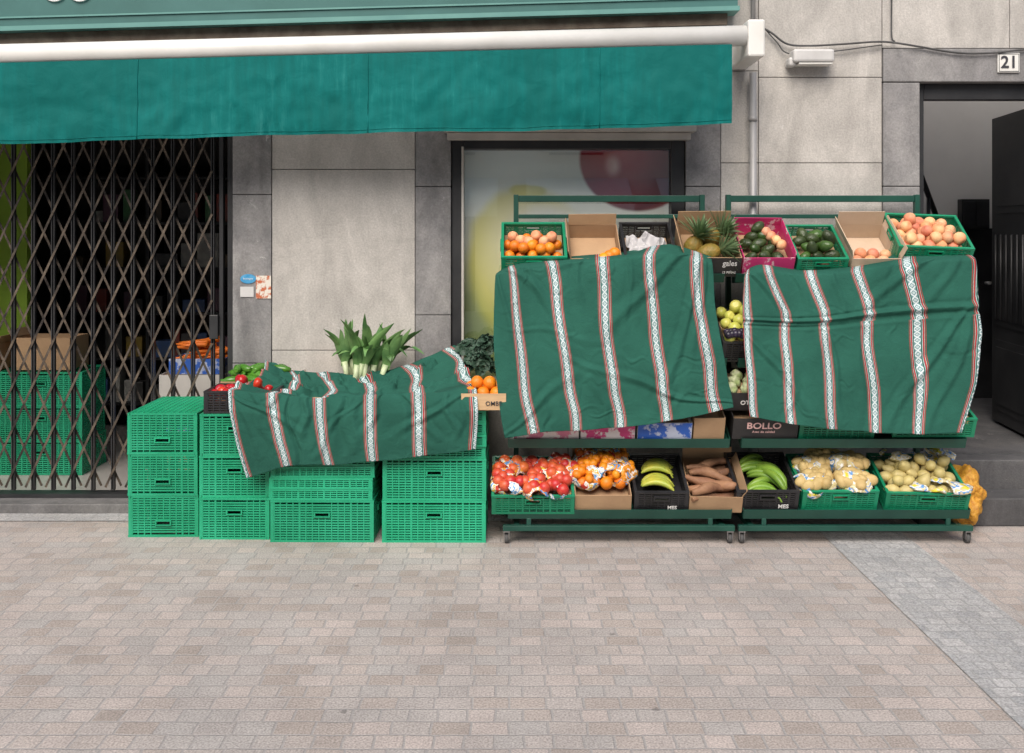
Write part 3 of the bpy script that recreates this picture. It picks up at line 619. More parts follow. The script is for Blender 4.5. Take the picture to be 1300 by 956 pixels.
def put_crate(key,Mx,label,group=None,handles='xy',liner=None,name='plastic_crate'):
    body,hm,(w,d,h)=CR[key]
    o=bpy.data.objects.new(name,body); COL.objects.link(o); o.matrix_world=Mx; tag(o,label,'crate',group)
    if hm:
        for (sx,sy,rz) in ((0,-1,0),(0,1,180),(-1,0,-90),(1,0,90)):
            c=bpy.data.objects.new('handle',hm); COL.objects.link(c); c.parent=o
            c.location=(sx*(w/2-.004),sy*(d/2-.004),0); c.rotation_euler=(0,0,rad(rz))
    if liner is not None:
        bm=bmesh.new(); bx(bm,-w/2+.018,w/2-.018,-d/2+.018,d/2-.018,.012,liner[0]); c=mk(bm,'liner',liner[1],o,recent=False)
    return o
GRP='stacked green plastic crates'
def stack(x,y,keys,rot,z=0,jit=.008,lab='green ventilated folding plastic crate stacked on pavement'):
    for k in keys:
        h=CR[k][2][2]
        l=lab if k in('fold','inv') else 'collapsed flat green folding plastic crate in stack'
        if k=='inv': l='upturned green ventilated plastic crate with ribbed base on top'
        put_crate(k,Matrix.Translation((x+random.uniform(-jit,jit)*.6,y+random.uniform(-jit,jit),z))@Matrix.Rotation(rad(rot+random.uniform(-1.1,1.1)),4,'Z'),l,GRP,name='plastic_crate' if k in('fold','inv') else 'folded_crate')
        z+=h+.0006
    return z
stack(-1.966,5.60+.2875,['inv']*3,90)
stack(-1.550,5.56+.2875,['fold']*3,90)
stack(-1.050,5.50+.2,['fold']+['flat']*8,0)
stack(-.430,5.49+.2,['fold','fold']+['flat2']*4,0)
stack(-3.20,6.95,['fold']*3,0,.07,lab='green ventilated folding plastic crate inside the shop')
stack(-3.82,6.95,['fold']*3,0,.07,lab='green ventilated folding plastic crate inside the shop')
# ------------------------------------------------------------------ cartons
def carton(Mx,w,d,h,label,mat=m_card,name='cardboard_box',flaps=(),group=None,text=None,front=None,liner=None,tall_back=0):
    bm=bmesh.new(); t=.005
    bx(bm,-w/2,w/2,-d/2,-d/2+t,0,h); bx(bm,-w/2,w/2,d/2-t,d/2,0,h+tall_back)
    bx(bm,-w/2,-w/2+t,-d/2+t,d/2-t,0,h); bx(bm,w/2-t,w/2,-d/2+t,d/2-t,0,h); bx(bm,-w/2+t,w/2-t,-d/2+t,d/2-t,0,t)
    o=mk(bm,name,mat,recent=False); o.matrix_world=Mx; tag(o,label,'box',group)
    if front:
        bm=bmesh.new(); bx(bm,-w/2+.001,w/2-.001,-d/2-.0015,-d/2-.0002,.001,h-.001); mk(bm,'printed_panel',front,o,recent=False)
    for (side,ang,ln) in flaps:
        bm=bmesh.new(); 
        if side in 'fb':
            bx(bm,-w/2+.004,w/2-.004,-.002,.002,0,ln); s=-1 if side=='f' else 1
            c=mk(bm,'flap',mat,o,recent=False); c.location=(0,s*(d/2-.003),h+.001+(tall_back if side=='b' else 0)); c.rotation_euler=(rad(-s*ang),0,rad(random.uniform(-2,2)))
        else:
            bx(bm,-.002,.002,-d/2+.004,d/2-.004,0,ln); s=-1 if side=='l' else 1
            c=mk(bm,'flap',mat,o,recent=False); c.location=(s*(w/2-.003),0,h+.001); c.rotation_euler=(0,rad(s*ang),0)
    if liner:
        bm=bmesh.new(); bx(bm,-w/2+.007,w/2-.007,-d/2+.007,d/2-.007,.007,liner[0]); mk(bm,'liner',liner[1],o,recent=False)
    if text:
        for (s,size,mat2,lx,lz,off,sx) in text:
            lettering(s,size,mat2,o,(lx,-d/2-.003,lz),off,sx=sx)
    return o
# ------------------------------------------------------------------ produce meshes
def blob(name,r,mat,prof=None,seg=16,rings=11,lump=0,ls=20,sc=(1,1,1)):
    bm=bmesh.new(); bmesh.ops.create_uvsphere(bm,u_segments=seg,v_segments=rings,radius=r)
    for v in bm.verts:
        u=v.co.z/r
        k=prof(u) if prof else 1
        v.co.x*=k; v.co.y*=k
        if lump:
            v.co*=1+lump*noise.noise(v.co*ls+Vector((r*50,3,7)))
        v.co.x*=sc[0]; v.co.y*=sc[1]; v.co.z*=sc[2]
        if name in('apple','tomato','peach') and abs(v.co.x)+abs(v.co.y)<r*.5: v.co.z*=.82
    for f in bm.faces: f.smooth=True
    return finish(bm,name,mat)
ME={
'orange':[blob('orange',.036,m_or,lump=.04)],
'tomato':[blob('tomato',.036,m_tom,sc=(1,1,.8),lump=.08)],
'nectarine':[blob('nectarine',.034,m_nect,lump=.05)],
'peach':[blob('peach',.036,m_peach,lump=.05)],
'apple':[blob('apple',.036,m_app)],
'avocado':[blob('avocado',.038,m_avo,lambda u:1-.25*max(0,u),lump=.1,sc=(.9,.9,1.35)),blob('avocado',.038,m_avo,lambda u:1-.3*max(0,u),lump=.1,sc=(.9,.9,1.3)),blob('avocado',.038,m_avog,lambda u:1-.3*max(0,u),lump=.1,sc=(.9,.9,1.3))],
'potato':[blob('potato',.034,m_pot,lump=.25,ls=22,sc=(1,.85,1.25)),blob('potato',.031,m_pot,lump=.3,ls=18,sc=(1,.9,1.3))],
'pear':[blob('pear',.034,m_pear,lambda u:1-.42*max(0,u)**.8,lump=.08,sc=(1,1,1.3))],
'plum':[blob('plum',.022,m_grape)],
'small_orange':[blob('mandarin',.028,m_or,sc=(1,1,.85),lump=.05)],
}
def put(name,mesh,Mx,label,cat,group):
    o=bpy.data.objects.new(name,mesh); COL.objects.link(o); o.matrix_world=Mx; tag(o,label,cat,group); return o
def rrot(a=180): return Matrix.Rotation(rad(random.uniform(-a,a)),4,'X')@Matrix.Rotation(rad(random.uniform(-a,a)),4,'Y')@Matrix.Rotation(rad(random.uniform(-180,180)),4,'Z')
def fill(Mx,w,d,z,key,r,name,label,cat,group,two=.4,mound=.03,skip=None,x0=None,x1=None,scl=1):
    dx=2*r*1.02; dy=dx*.87; j=0; y=-d/2+r+.012
    xa=-w/2+r+.012 if x0 is None else x0; xb=w/2-r-.012 if x1 is None else x1
    while y<d/2-r-.005:
        x=xa+(r if j%2 else 0)
        while x<=xb+.001:
            px=x+random.uniform(-.1,.1)*r; py=y+random.uniform(-.1,.1)*r
            pz=z+random.uniform(-.15,.2)*r+mound*(1-(2*px/w)**2)*(1-(2*py/d)**2)
            put(name,random.choice(ME[key]),Mx@Matrix.Translation((px,py,pz))@rrot()@Matrix.Scale(scl*random.uniform(.88,1.06),4),label,cat,group)
            if random.random()<two and x+r<xb and y+dy<d/2-r:
                put(name,random.choice(ME[key]),Mx@Matrix.Translation((px+r,py+r*.6,pz+r*1.45))@rrot()@Matrix.Scale(scl*random.uniform(.88,1.06),4),label,cat,group)
            x+=dx
        y+=dy; j+=1
# ------------------------------------------------------------------ racks
SH=[(5.475,.165,22),(5.52,.545,22),(5.60,.98,26),(5.665,1.455,33)]
def shelfM(k,x,d,lift=.004,fwd=.0,rz=0):
    y,z,a=SH[k]; a=rad(a)
    c,s=math.cos(a),math.sin(a); q=d/2+.012+fwd
    return Matrix.Translation((x,y+q*c-lift*s,z+q*s+lift*c))@Matrix.Rotation(a,4,'X')@Matrix.Rotation(rad(rz),4,'Z')
def rack(x0,x1):
    R=empty('display_rack',((x0+x1)/2,5.8,0),label='dark green metal produce rack on casters with tilted shelves',category='display rack',group='produce display racks')
    for x in (x0+.03,x1-.06):
        bm=bmesh.new(); bx(bm,x,x+.03,6.06,6.10,.075,1.945); mk(bm,'post',m_rack,R,bevel=.003)
    bm=bmesh.new(); bx(bm,x0+.0605,x1-.0605,6.065,6.09,1.90,1.94); mk(bm,'top_rail',m_rack,R,bevel=.003)
    bm=bmesh.new(); bx(bm,x0+.0605,x1-.0605,6.065,6.09,1.80,1.825); mk(bm,'top_rail',m_rack,R,bevel=.003)
    for k,(y,z,a) in enumerate(SH):
        Mx=Matrix.Translation((0,y,z))@Matrix.Rotation(rad(a),4,'X')
        bm=bmesh.new(); bx(bm,x0,x1,0,.42,-.004,0,0,Mx); bx(bm,x0,x1,-.004,0,-.028,.030,0,Mx); bx(bm,x0,x1,-.0005,.02,-.0285,-.0045,0,Mx)
        for xe in (x0-.003,x1): bx(bm,xe,xe+.003,0,.42,-.03,.03,0,Mx)
        mk(bm,'shelf',m_rack,R)
        for xe in (x0+.062,x1-.066):
            bm=bmesh.new()
            yb=y+.42*math.cos(rad(a))
            vs=[(y+.05,z-.006),(y+.05,z-.03),(6.0599,z-.05),(6.0599,z+.42*math.sin(rad(a))),(yb,z+.42*math.sin(rad(a))-.006)]
            A=[bm.verts.new((xe,p[0],p[1])) for p in vs]; C=[bm.verts.new((xe+.003,p[0],p[1])) for p in vs]
            bm.faces.new(A); bm.faces.new(C[::-1])
            for i in range(5): bm.faces.new([A[i],A[(i+1)%5],C[(i+1)%5],C[i]])
            mk(bm,'bracket',m_rack,R)
    bm=bmesh.new(); bx(bm,x0-.03,x1+.02,5.47,5.50,.072,.102); bx(bm,x0,x1,6.02,6.055,.072,.102)
    bx(bm,x0+.03,x0+.06,5.501,6.019,.072,.102); bx(bm,x1-.06,x1-.03,5.501,6.019,.072,.102); bx(bm,x0+.10,x0+.125,5.48,5.499,.1021,.14); bx(bm,x1-.125,x1-.1,5.48,5.499,.1021,.14)
    mk(bm,'base_frame',m_rack,R,bevel=.002)
    for x in (x0-.01,x1-.005):
        for y in (5.485,6.03):
            bm=bmesh.new(); bx(bm,x-.018,x+.018,y-.018,y+.018,.066,.0715); bx(bm,x-.016,x-.012,y-.012,y+.02,.025,.066); bx(bm,x+.012,x+.016,y-.012,y+.02,.025,.066)
            c=mk(bm,'caster',m_chrome,R)
            bm=bmesh.new(); tube(bm,[(x-.010,y+.012,.029),(x+.010,y+.012,.029)],.029,16); w=mk(bm,'wheel',m_rub,c)
    return R
rack(-.02,1.205); rack(1.275,2.515)
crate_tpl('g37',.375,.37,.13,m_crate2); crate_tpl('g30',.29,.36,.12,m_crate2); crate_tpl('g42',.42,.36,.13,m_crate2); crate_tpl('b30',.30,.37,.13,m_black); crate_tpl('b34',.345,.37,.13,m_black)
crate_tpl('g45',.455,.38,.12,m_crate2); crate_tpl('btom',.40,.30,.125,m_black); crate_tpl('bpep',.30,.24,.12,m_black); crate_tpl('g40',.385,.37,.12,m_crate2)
# ---- top shelf rack 1
Mx=shelfM(3,.125,.37); put_crate('g37',Mx,'green plastic crate of oranges on top shelf','produce crates',liner=(.05,m_card))
fill(Mx,.375,.27,.065,'orange',.034,'orange','ripe orange lying in a green crate','orange','oranges',.0,.015,scl=.92)
for i in range(6):
    put('peach',ME['peach'][0],Mx@Matrix.Translation((-.12+.045*i,random.uniform(-.04,.06),.115+random.uniform(0,.015)))@rrot()@Matrix.Scale(.9,4),'pinkish peach lying among the oranges','peach','peaches')
for i in range(5):
    put('orange',ME['orange'][0],Mx@Matrix.Translation((-.11+.05*i,random.uniform(-.09,-.05),.118+random.uniform(0,.01)))@rrot()@Matrix.Scale(.9,4),'ripe orange lying in a green crate','orange','oranges')
Mx=shelfM(3,.475,.36); carton(Mx,.29,.36,.12,'open brown cardboard box on top shelf',flaps=(('b',5,.07),('l',20,.05)),liner=(.03,m_card))
for i in range(3): put('orange',ME['orange'][0],Mx@Matrix.Translation((.05+.03*i,-.13+i*.012,.085+.01*i))@rrot(),'ripe orange lying in a cardboard box','orange','oranges')
Mx=shelfM(3,.785,.37); put_crate('b30',Mx,'black plastic crate with crumpled white paper','produce crates',liner=(.03,m_card))
def crumple(name,mat,Mx,sx,sy,sz,seed,label,cat,rough=.35,group=None,ls=9,open_=None,sub=5):
    bm=bmesh.new(); bmesh.ops.create_icosphere(bm,subdivisions=sub,radius=1)
    for v in bm.verts:
        d=v.co.copy(); q=Vector((d.x*sx,d.y*sy,d.z*sz))
        n_=noise.noise(q*ls+Vector((seed,0,0)))+.5*noise.ridged_multi_fractal(q*ls*1.7+Vector((0,seed,0)),1,2,3,1,2)*.5
        v.co=Vector((d.x*sx,d.y*sy,d.z*sz))*(1+rough*n_*.6)
    if open_ is not None:
        kill=[f for f in bm.faces if noise.noise(f.calc_center_median()*open_[0]+Vector((seed,seed,2)))>open_[1]]
        bmesh.ops.delete(bm,geom=kill,context='FACES')
    for f in bm.faces: f.smooth=True
    o=mk(bm,name,mat,recent=False); o.matrix_world=Mx; tag(o,label,cat,group); return o
bm=bmesh.new(); g=[]
for j in range(41):
    row=[]
    for i in range(41):
        u,v_=i/20-1,j/20-1
        h=.035*noise.ridged_multi_fractal(Vector((u*1.3,v_*1.3,3)),1,2,2,1,2)+.04*noise.noise(Vector((u*2.6,v_*2.6,1)))-.03*(u*u)
        row.append(bm.verts.new((u*.115+.015*noise.noise(Vector((v_*3,1,u))),v_*.15+.02*noise.noise(Vector((u*3,7,v_))),h)))
    g.append(row)
for j in range(40):
    for i in range(40): bm.faces.new([g[j][i],g[j][i+1],g[j+1][i+1],g[j+1][i]])
o=mk(bm,'crumpled_paper',m_paper,recent=False,label='crumpled white paper in a black crate',category='paper'); o.matrix_world=Mx@Matrix.Translation((0,-.05,.065))
Mx=shelfM(3,1.135,.37,fwd=-.005); carton(Mx,.32,.37,.13,'cardboard box with black printed front holding pineapples',flaps=(('b',0,.08),('l',25,.06)),front=m_cardb,liner=(.05,m_card),
    text=[('gales',.05,m_txtw,.095,.092,.0006,.85),('12 PIÑAS',.02,m_txtw,.095,.03,.0002,1)])
def pineapple(Mx,L=1.0):
    bm=bmesh.new(); bmesh.ops.create_uvsphere(bm,u_segments=32,v_segments=24,radius=.052)
    for v in bm.verts:
        a=math.atan2(v.co.y,v.co.x); u=v.co.z/.052
        k=1+.07*abs(math.sin(a*6+u*8))*abs(math.sin(a*6-u*8))
        v.co.x*=k; v.co.y*=k; v.co.z*=1.35
    for f in bm.faces: f.smooth=True
    o=mk(bm,'pineapple',m_pine,recent=False); o.matrix_world=Mx; tag(o,'ripe pineapple with spiky green crown in cardboard box','pineapple','pineapples')
    bm=bmesh.new()
    for i in range(64):
        a=i*2.4; k=i/64; tilt=(1-k)*1.15+.1
        ln=L*(.09+.08*random.random()*(1-.3*k))
        dr=Vector((math.cos(a),math.sin(a),0))
        pts=[Vector((0,0,.060+.02*k))+dr*.012]
        for s in range(1,6):
            t=s/5; pts.append(pts[0]+dr*math.sin(tilt)*ln*t*(1+.25*t)+Vector((0,0,ln*t*math.cos(tilt)*(1.1-.25*t))))
        ribbon(bm,pts,[.008,.0085,.0075,.006,.004,.0005],(-dr.y,dr.x,0),fold=.4)
    mk(bm,'crown',m_ppl,o,recent=False)
T=Mx
pineapple(T@Matrix.Translation((-.09,-.03,.10))@Matrix.Rotation(rad(-15),4,'X')@Matrix.Rotation(rad(20),4,'Y'))
pineapple(T@Matrix.Translation((-.01,-.09,.10))@Matrix.Rotation(rad(72),4,'Y')@Matrix.Rotation(rad(40),4,'Z'),1.05)
pineapple(T@Matrix.Translation((.02,.04,.11))@Matrix.Rotation(rad(-12),4,'X')@Matrix.Rotation(rad(50),4,'Y'),1.05)
# ---- top shelf rack 2
Mx=shelfM(3,1.452,.36); carton(Mx,.29,.36,.125,'magenta printed cardboard box of avocados',mat=m_mag,flaps=(('b',-5,.045),('r',10,.03)),liner=(.05,m_card))
fill(Mx,.29,.36,.085,'avocado',.038,'avocado','dark green avocado lying in a box','avocado','avocados',.25,.02)
for i in range(4): put('peach',ME['peach'][0],Mx@Matrix.Translation((.09-.02*i,-.06+.045*i,.135))@rrot()@Matrix.Scale(.85,4),'reddish peach lying among the avocados','peach','peaches')
Mx=shelfM(3,1.757,.36); put_crate('g30',Mx,'green plastic crate of avocados on top shelf','produce crates',liner=(.05,m_card))
fill(Mx,.29,.36,.09,'avocado',.038,'avocado','dark green avocado lying in a box','avocado','avocados',.35,.03)
Mx=shelfM(3,2.06,.36); carton(Mx,.28,.36,.12,'open pale cardboard box with few peaches',mat=m_cardp,flaps=(('b',0,.09),('l',15,.06),('r',15,.07)),liner=(.03,m_cardp))
fill(Mx@Matrix.Translation((0,-.09,0)),.28,.17,.06,'peach',.036,'peach','orange pink peach lying in a box','peach','peaches',.1,.01)
Mx=shelfM(3,2.405,.36,lift=.05,fwd=.03,rz=-4); put_crate('g42',Mx,'green plastic crate heaped with peaches on top shelf','produce crates',liner=(.06,m_card))
fill(Mx,.42,.36,.095,'peach',.033,'peach','orange pink peach lying in a green crate','peach','peaches',.45,.03)
# ---- third shelf
for x in (.17,.57,): carton(shelfM(2,x,.37),.36,.37,.12,'brown cardboard produce box under the striped cloth',liner=(.08,m_card))
Mx=shelfM(2,.955,.37); put_crate('g40',Mx,'green plastic crate of yellow apples on middle shelf','produce crates',liner=(.05,m_card))
fill(Mx,.385,.37,.09,'apple',.036,'apple','yellow green apple lying in a crate','apple','apples',.3,.02,x0=.05)
Mx=shelfM(2,1.325,.37,fwd=-.01); put_crate('b30',Mx,'black plastic crate of yellow apples','produce crates',liner=(.08,m_card))
fill(Mx,.30,.37,.125,'apple',.036,'apple','yellow green apple lying in a crate','apple','apples',.6,.04)
for i in range(12): put('plum',ME['plum'][0],Mx@Matrix.Translation((-.12+.02*(i%6),-.165+.03*(i//6),.165+random.uniform(0,.01)))@rrot(),'dark purple plum lying among the apples','plum','plums')
for x in (1.78,2.2): carton(shelfM(2,x,.37),.36,.37,.12,'brown cardboard produce box under the striped cloth',liner=(.08,m_card))
# ---- second shelf
Mx=shelfM(1,.19,.37); carton(Mx,.36,.37,.11,'white and pink printed cardboard box on lower shelf',mat=m_wcard,front=m_pink,liner=(.08,m_card))
Mx=shelfM(1,.53,.37); carton(Mx,.30,.37,.105,'pink and white printed cardboard box on lower shelf',mat=m_wcard,front=m_pinkp,liner=(.08,m_card))
Mx=shelfM(1,.845,.37); carton(Mx,.30,.37,.12,'blue and white printed cardboard box on lower shelf',mat=m_wcard,front=m_blue,liner=(.08,m_card))
Mx=shelfM(1,1.09,.37); carton(Mx,.17,.37,.15,'brown open cardboard box on lower shelf',liner=(.09,m_card))
Mx=shelfM(1,1.40,.38,lift=.02); carton(Mx,.36,.38,.13,'black avocado box with pale lettering',mat=m_cardb,liner=(.08,m_card),text=[('BOLLO',.055,m_txtp,-.01,.085,.001,1.1),('Avec de calidad',.02,m_txtp,-.01,.048,.0,1)])
Mx2=shelfM(1,1.29,.30,lift=.16,fwd=.06); carton(Mx2,.22,.28,.11,'dark cardboard box with pale lettering',mat=m_cardb,front=None,liner=(.08,m_card),text=[('OTIO',.036,m_txtw,.02,.05,.001,1)])
for i in range(6):
    crumple('cauliflower',m_flor,Mx2@Matrix.Translation((-.07+.028*i,-.1+.07*(i%3),.12)),.032,.03,.032,i*3,'pale cauliflower head in black box','cauliflower',.5,'cauliflowers',40,sub=4)
Mx=shelfM(1,1.80,.37); put_crate('g42',Mx,'green plastic crate of yellow potatoes under cloth','produce crates',liner=(.06,m_card)); fill(Mx,.42,.37,.09,'potato',.034,'potato','yellow potato lying in a green crate','potato','potatoes',.1,.02)
Mx=shelfM(1,2.335,.38,lift=.03); put_crate('g45',Mx,'green plastic crate of yellow potatoes under cloth','produce crates',liner=(.06,m_card)); fill(Mx,.455,.38,.09,'potato',.034,'potato','yellow potato lying in a green crate','potato','potatoes',.3,.03)
# ---- bottom shelf
def bag(Mx,sx,sy,sz,key,fm,label,cat,seed,n=16,group=None,open_=(13,.02)):
    o=crumple('produce_bag',fm,Mx,sx,sy,sz,seed,label,cat,.6,group,12,open_)
    bm=bmesh.new()
    for i in range(n):
        a=i*2.4; rr=math.sqrt((i+.5)/n)*.82
        p=Vector((rr*math.cos(a)+random.gauss(0,.06),rr*math.sin(a)+random.gauss(0,.06),.25+.35*(1-rr*rr)))
        t=ME[key][0].copy(); t.transform(Matrix.Translation((p.x*sx,p.y*sy,p.z*sz))@rrot()); bm.from_mesh(t); bpy.data.meshes.remove(t)
    for f in bm.faces: f.smooth=True
    me=bpy.data.meshes.new('contents'); bm.to_mesh(me); bm.free(); me.materials.append(ME[key][0].materials[0])
    c=bpy.data.objects.new('contents',me); COL.objects.link(c); c.parent=o; return o
Mx=shelfM(0,.085,.38,fwd=-.02); put_crate('g45',Mx@Matrix.Translation((.03,0,0)),'green plastic crate of bagged nectarines on bottom shelf','produce crates',liner=(.05,m_card))
for i,(x,y) in enumerate(((-.13,-.10),(.02,-.12),(.16,-.09),(-.11,.04),(.04,.05),(.18,.07),(.10,.0))):
    bag(Mx@Matrix.Translation((x+.02,y,.115+.03*random.random()))@Matrix.Rotation(random.uniform(0,3),4,'Z'),.10,.075,.052,'nectarine',m_filmR if i%2==0 else m_filmO,'crumpled printed plastic bag of red nectarines','bag of fruit',i*7,7,'bags of fruit',(14,.08))
Mx=shelfM(0,.50,.37); carton(Mx,.31,.37,.11,'cardboard box of bagged mandarins on bottom shelf',flaps=(('b',0,.09),),liner=(.05,m_card))
for i,(x,y) in enumerate(((-.10,-.02),(.10,.0),(-.06,.11),(.08,.12),(.0,.04))):
    bag(Mx@Matrix.Translation((x,y,.135+.02*(i==4)))@Matrix.Rotation(random.uniform(0,3),4,'Z'),.10,.08,.055,'small_orange',m_filmO if i%2 else m_filmR,'printed net bag of mandarins','bag of fruit',i*5+40,10,'bags of fruit',(14,.05))
fill(Mx,.31,.24,.105,'orange',.034,'orange','ripe orange lying in a cardboard box','orange','oranges',.1,.02)
def banana_mesh(name,mat,L=.19,r=.018):
    bm=bmesh.new(); pts=[];rs=[]
    for i in range(13):
        t=i/12; a=(t-.5)*1.5
        pts.append((math.sin(a)*L*.62,0,(1-math.cos(a))*L*.62)); rs.append(r*max(.22,min(1,(math.sin(math.pi*t)**.4 if 0<t<1 else .2))))
    pts.append((pts[-1][0]+.012,0,pts[-1][2]+.022)); rs.append(.006)
    tube(bm,pts,rs,6,flat=.95); return finish(bm,name,mat)
BA=banana_mesh('banana',m_ban); PL=banana_mesh('plantain',m_plan,.24,.022)
Mx=shelfM(0,.82,.37); o=put_crate('b30',Mx,'black plastic crate of bananas on bottom shelf','produce crates',liner=(.05,m_black))
lettering('MES',.03,m_txtw,o,(.06,-.37/2-.002,.03),.0006)
for (hx,hy,hr,nn,hz) in ((-.01,-.06,0,5,.085),(.0,.07,10,5,.09)):
    for i in range(nn):
        put('banana',BA,Mx@Matrix.Translation((hx+random.uniform(-.006,.006),hy-.03+.027*i,hz+.014*(nn-i)*.6))@Matrix.Rotation(rad(hr+(i-nn/2)*5),4,'Z')@Matrix.Rotation(rad(random.uniform(115,135)),4,'X')@Matrix.Scale(random.uniform(.95,1.1),4),'yellow green banana in a black crate','banana','bananas')
Mx=shelfM(0,1.125,.37,rz=-2); carton(Mx,.29,.37,.10,'cardboard box of brown cassava roots',flaps=(('b',10,.07),('r',30,.05)),liner=(.03,m_card))
def root_mesh(seed):
    bm=bmesh.new(); pts=[];rs=[]
    for i in range(16):
        t=i/15; pts.append((-.145+.29*t,.02*math.sin(t*5+seed),.01*math.sin(t*7+seed*2))); rs.append(.037*(max(.1,math.sin(math.pi*(.06+.86*t)))**.5)*(1-.35*t)*(1+.12*math.sin(t*13+seed*3)))
    tube(bm,pts,rs,12); return finish(bm,'cassava_root',m_sweet)
RTS=[root_mesh(s) for s in range(4)]
for i in range(10):
    put('cassava_root',RTS[i%4],Mx@Matrix.Translation((random.uniform(-.02,.02),-.13+.058*(i%5),.065+.05*(i//5)))@Matrix.Rotation(rad(random.choice((0,180))+random.uniform(-28,28)),4,'Z')@Matrix.Rotation(random.uniform(0,6),4,'X')@Matrix.Scale(random.uniform(.8,1.0),4),'brown cassava root in a cardboard box','cassava','cassava roots')
Mx=shelfM(0,1.40,.37,lift=.012); o=put_crate('b34',Mx,'black plastic crate of green plantains on bottom shelf','produce crates',liner=(.05,m_black))
lettering('MES',.034,m_txtw,o,(.09,-.37/2-.002,.03),.0008)
for (hx,hy,hr,nn,hz) in ((-.02,-.09,8,4,.10),(.03,.02,-15,5,.115),(-.03,.1,20,4,.12),(.06,-.02,-50,3,.15)):
    for i in range(nn):
        put('plantain',PL,Mx@Matrix.Translation((hx+random.uniform(-.015,.015),hy-.05+.028*i,hz+.008*(i%2)))@Matrix.Rotation(rad(hr+(i-nn/2)*9),4,'Z')@Matrix.Rotation(rad(150+random.uniform(-30,30)),4,'X')@Matrix.Scale(random.uniform(.85,1.05),4),'green plantain in a black crate','plantain','plantains')
Mx=shelfM(0,1.80,.38,rz=1); put_crate('g42',Mx,'green plastic crate of bagged potatoes on bottom shelf','produce crates',liner=(.05,m_card))
for i,(x,y) in enumerate(((-.12,-.09),(.08,-.10),(-.09,.06),(.11,.06),(.0,.13))):
    bag(Mx@Matrix.Translation((x,y,.12+.015*(i%2)))@Matrix.Rotation(random.uniform(-.4,.4),4,'Z'),.11,.08,.052,'potato',m_filmY,'clear printed plastic bag of yellow potatoes','bag of potatoes',i*9+3,14,'bags of potatoes',(11,.06))
Mx=shelfM(0,2.285,.38,rz=-2,lift=.006); put_crate('g45',Mx,'green plastic crate of pale pears on bottom shelf','produce crates',liner=(.05,m_card))
fill(Mx,.455,.38,.095,'pear',.034,'pear','pale yellow pear lying in a green crate','pear','pears',.4,.03)
for i,(x,y,a,c_,e_) in enumerate(((.08,-.15,.15,.05,.022),(.14,.1,.09,.06,.03),(-.08,.11,.09,.05,.025))):
    crumple('produce_bag',m_filmY,Mx@Matrix.Translation((x,y,.14+.03*(i>0))),a,c_,e_,77+i*3,'crumpled clear plastic bag on the pears','plastic bag',.7,None,12,(10,.15))
crumple('yellow_sack',m_ybag,Matrix.Translation((2.60,5.80,.17))@Matrix.Rotation(rad(12),4,'Y'),.105,.15,.155,5,'lumpy orange yellow net sack slumped beside the rack','sack',.55,None,16)

# ------------------------------------------------------------------ low stall on crates
bm=bmesh.new(); bx(bm,-1.345,-.135,5.50,6.16,.7295,.742); mk(bm,'display_board',m_wood,label='pale wooden board laid over the crate stacks',category='board')
zt=.743
T_=lambda x,y,z,r=0: Matrix.Translation((x,y,z))@Matrix.Rotation(rad(r),4,'Z')
Mx=T_(-1.53,5.73,.699); put_crate('btom',Mx,'black plastic crate of red tomatoes','produce crates',liner=(.06,m_card))
fill(Mx,.40,.30,.095,'tomato',.034,'tomato','ripe red tomato lying in a black crate','tomato','tomatoes',.3,.02)
Mx=T_(-1.54,6.03,.699); carton(Mx,.38,.25,.13,'cardboard box holding green peppers',liner=(.08,m_card))
bm=bmesh.new(); tube(bm,[(-.07,0,0),(-.04,.003,0),(0,.008,.004),(.035,.004,.002),(.06,-.004,0),(.075,0,.008)],[.012,.022,.026,.024,.012,.004],10); PE=finish(bm,'green_pepper',m_pepper)
for i in range(22): put('green_pepper',PE,Mx@Matrix.Translation((random.uniform(-.13,.15),random.uniform(-.09,.08),.13+.03*(i//8)))@Matrix.Rotation(random.uniform(0,6.3),4,'Z'),'shiny green pepper in a box','pepper','green peppers')
for x in (-1.14,-.78,-.42): carton(T_(x,5.71,zt),.34,.38,.025,'shallow cardboard tray beneath the striped cloth',liner=(.02,m_card))
Mx=T_(-1.16,6.06,zt); carton(Mx,.22,.18,.10,'small white and brown cardboard box beside the leeks',mat=m_wcard,flaps=(('l',15,.03),),liner=(.09,m_card))
Mx=T_(-.84,6.04,zt); carton(Mx,.32,.22,.06,'low cardboard box holding the leeks',liner=(.05,m_card))
for i in range(12):
    lx=-.12+.019*i; h=.12
    lean=lx*1.1+random.uniform(-.12,.14)+.05
    bm=bmesh.new()
    tube(bm,[(0,0,0),(lean*.06,0,h*.5),(lean*.2,-.0,h)],[.017,.016,.019],10,0)
    o=mk(bm,'leek',m_lstem,recent=False); o.location=(-.88+lx,6.03+random.uniform(-.08,.07),zt+.052+random.uniform(-.0,.03)); o.rotation_euler=(random.uniform(-.1,.1),random.uniform(-.08,.2),random.uniform(-.3,.3)); tag(o,'fresh leek with pale stem and long leaves','leek','leeks')
    bm=bmesh.new()
    for k in range(6):
        a=random.uniform(-1,1); ln=random.uniform(.15,.32); ps=[]; dirx=lean*1.3+a*.45+.05; diry=random.uniform(-.45,.15); dr=random.choice((0,.1,.3,.7,1.2))
        for s in range(10):
            t=s/9; ps.append((lean*.2+dirx*ln*t*(.6+.7*t)+.006*math.sin(t*7+k),diry*ln*t*t*1.2,h-.03+ln*(t*(1.0)-dr*.55*t*t*t)))
        wsc=random.uniform(.9,1.25)
        ribbon(bm,ps,[w_*wsc for w_ in (.014,.018,.020,.0205,.020,.019,.017,.014,.009,.001)],(1,.5*a,0),fold=random.uniform(.15,.6))
    mk(bm,'leaves',m_leaf,o,recent=False)
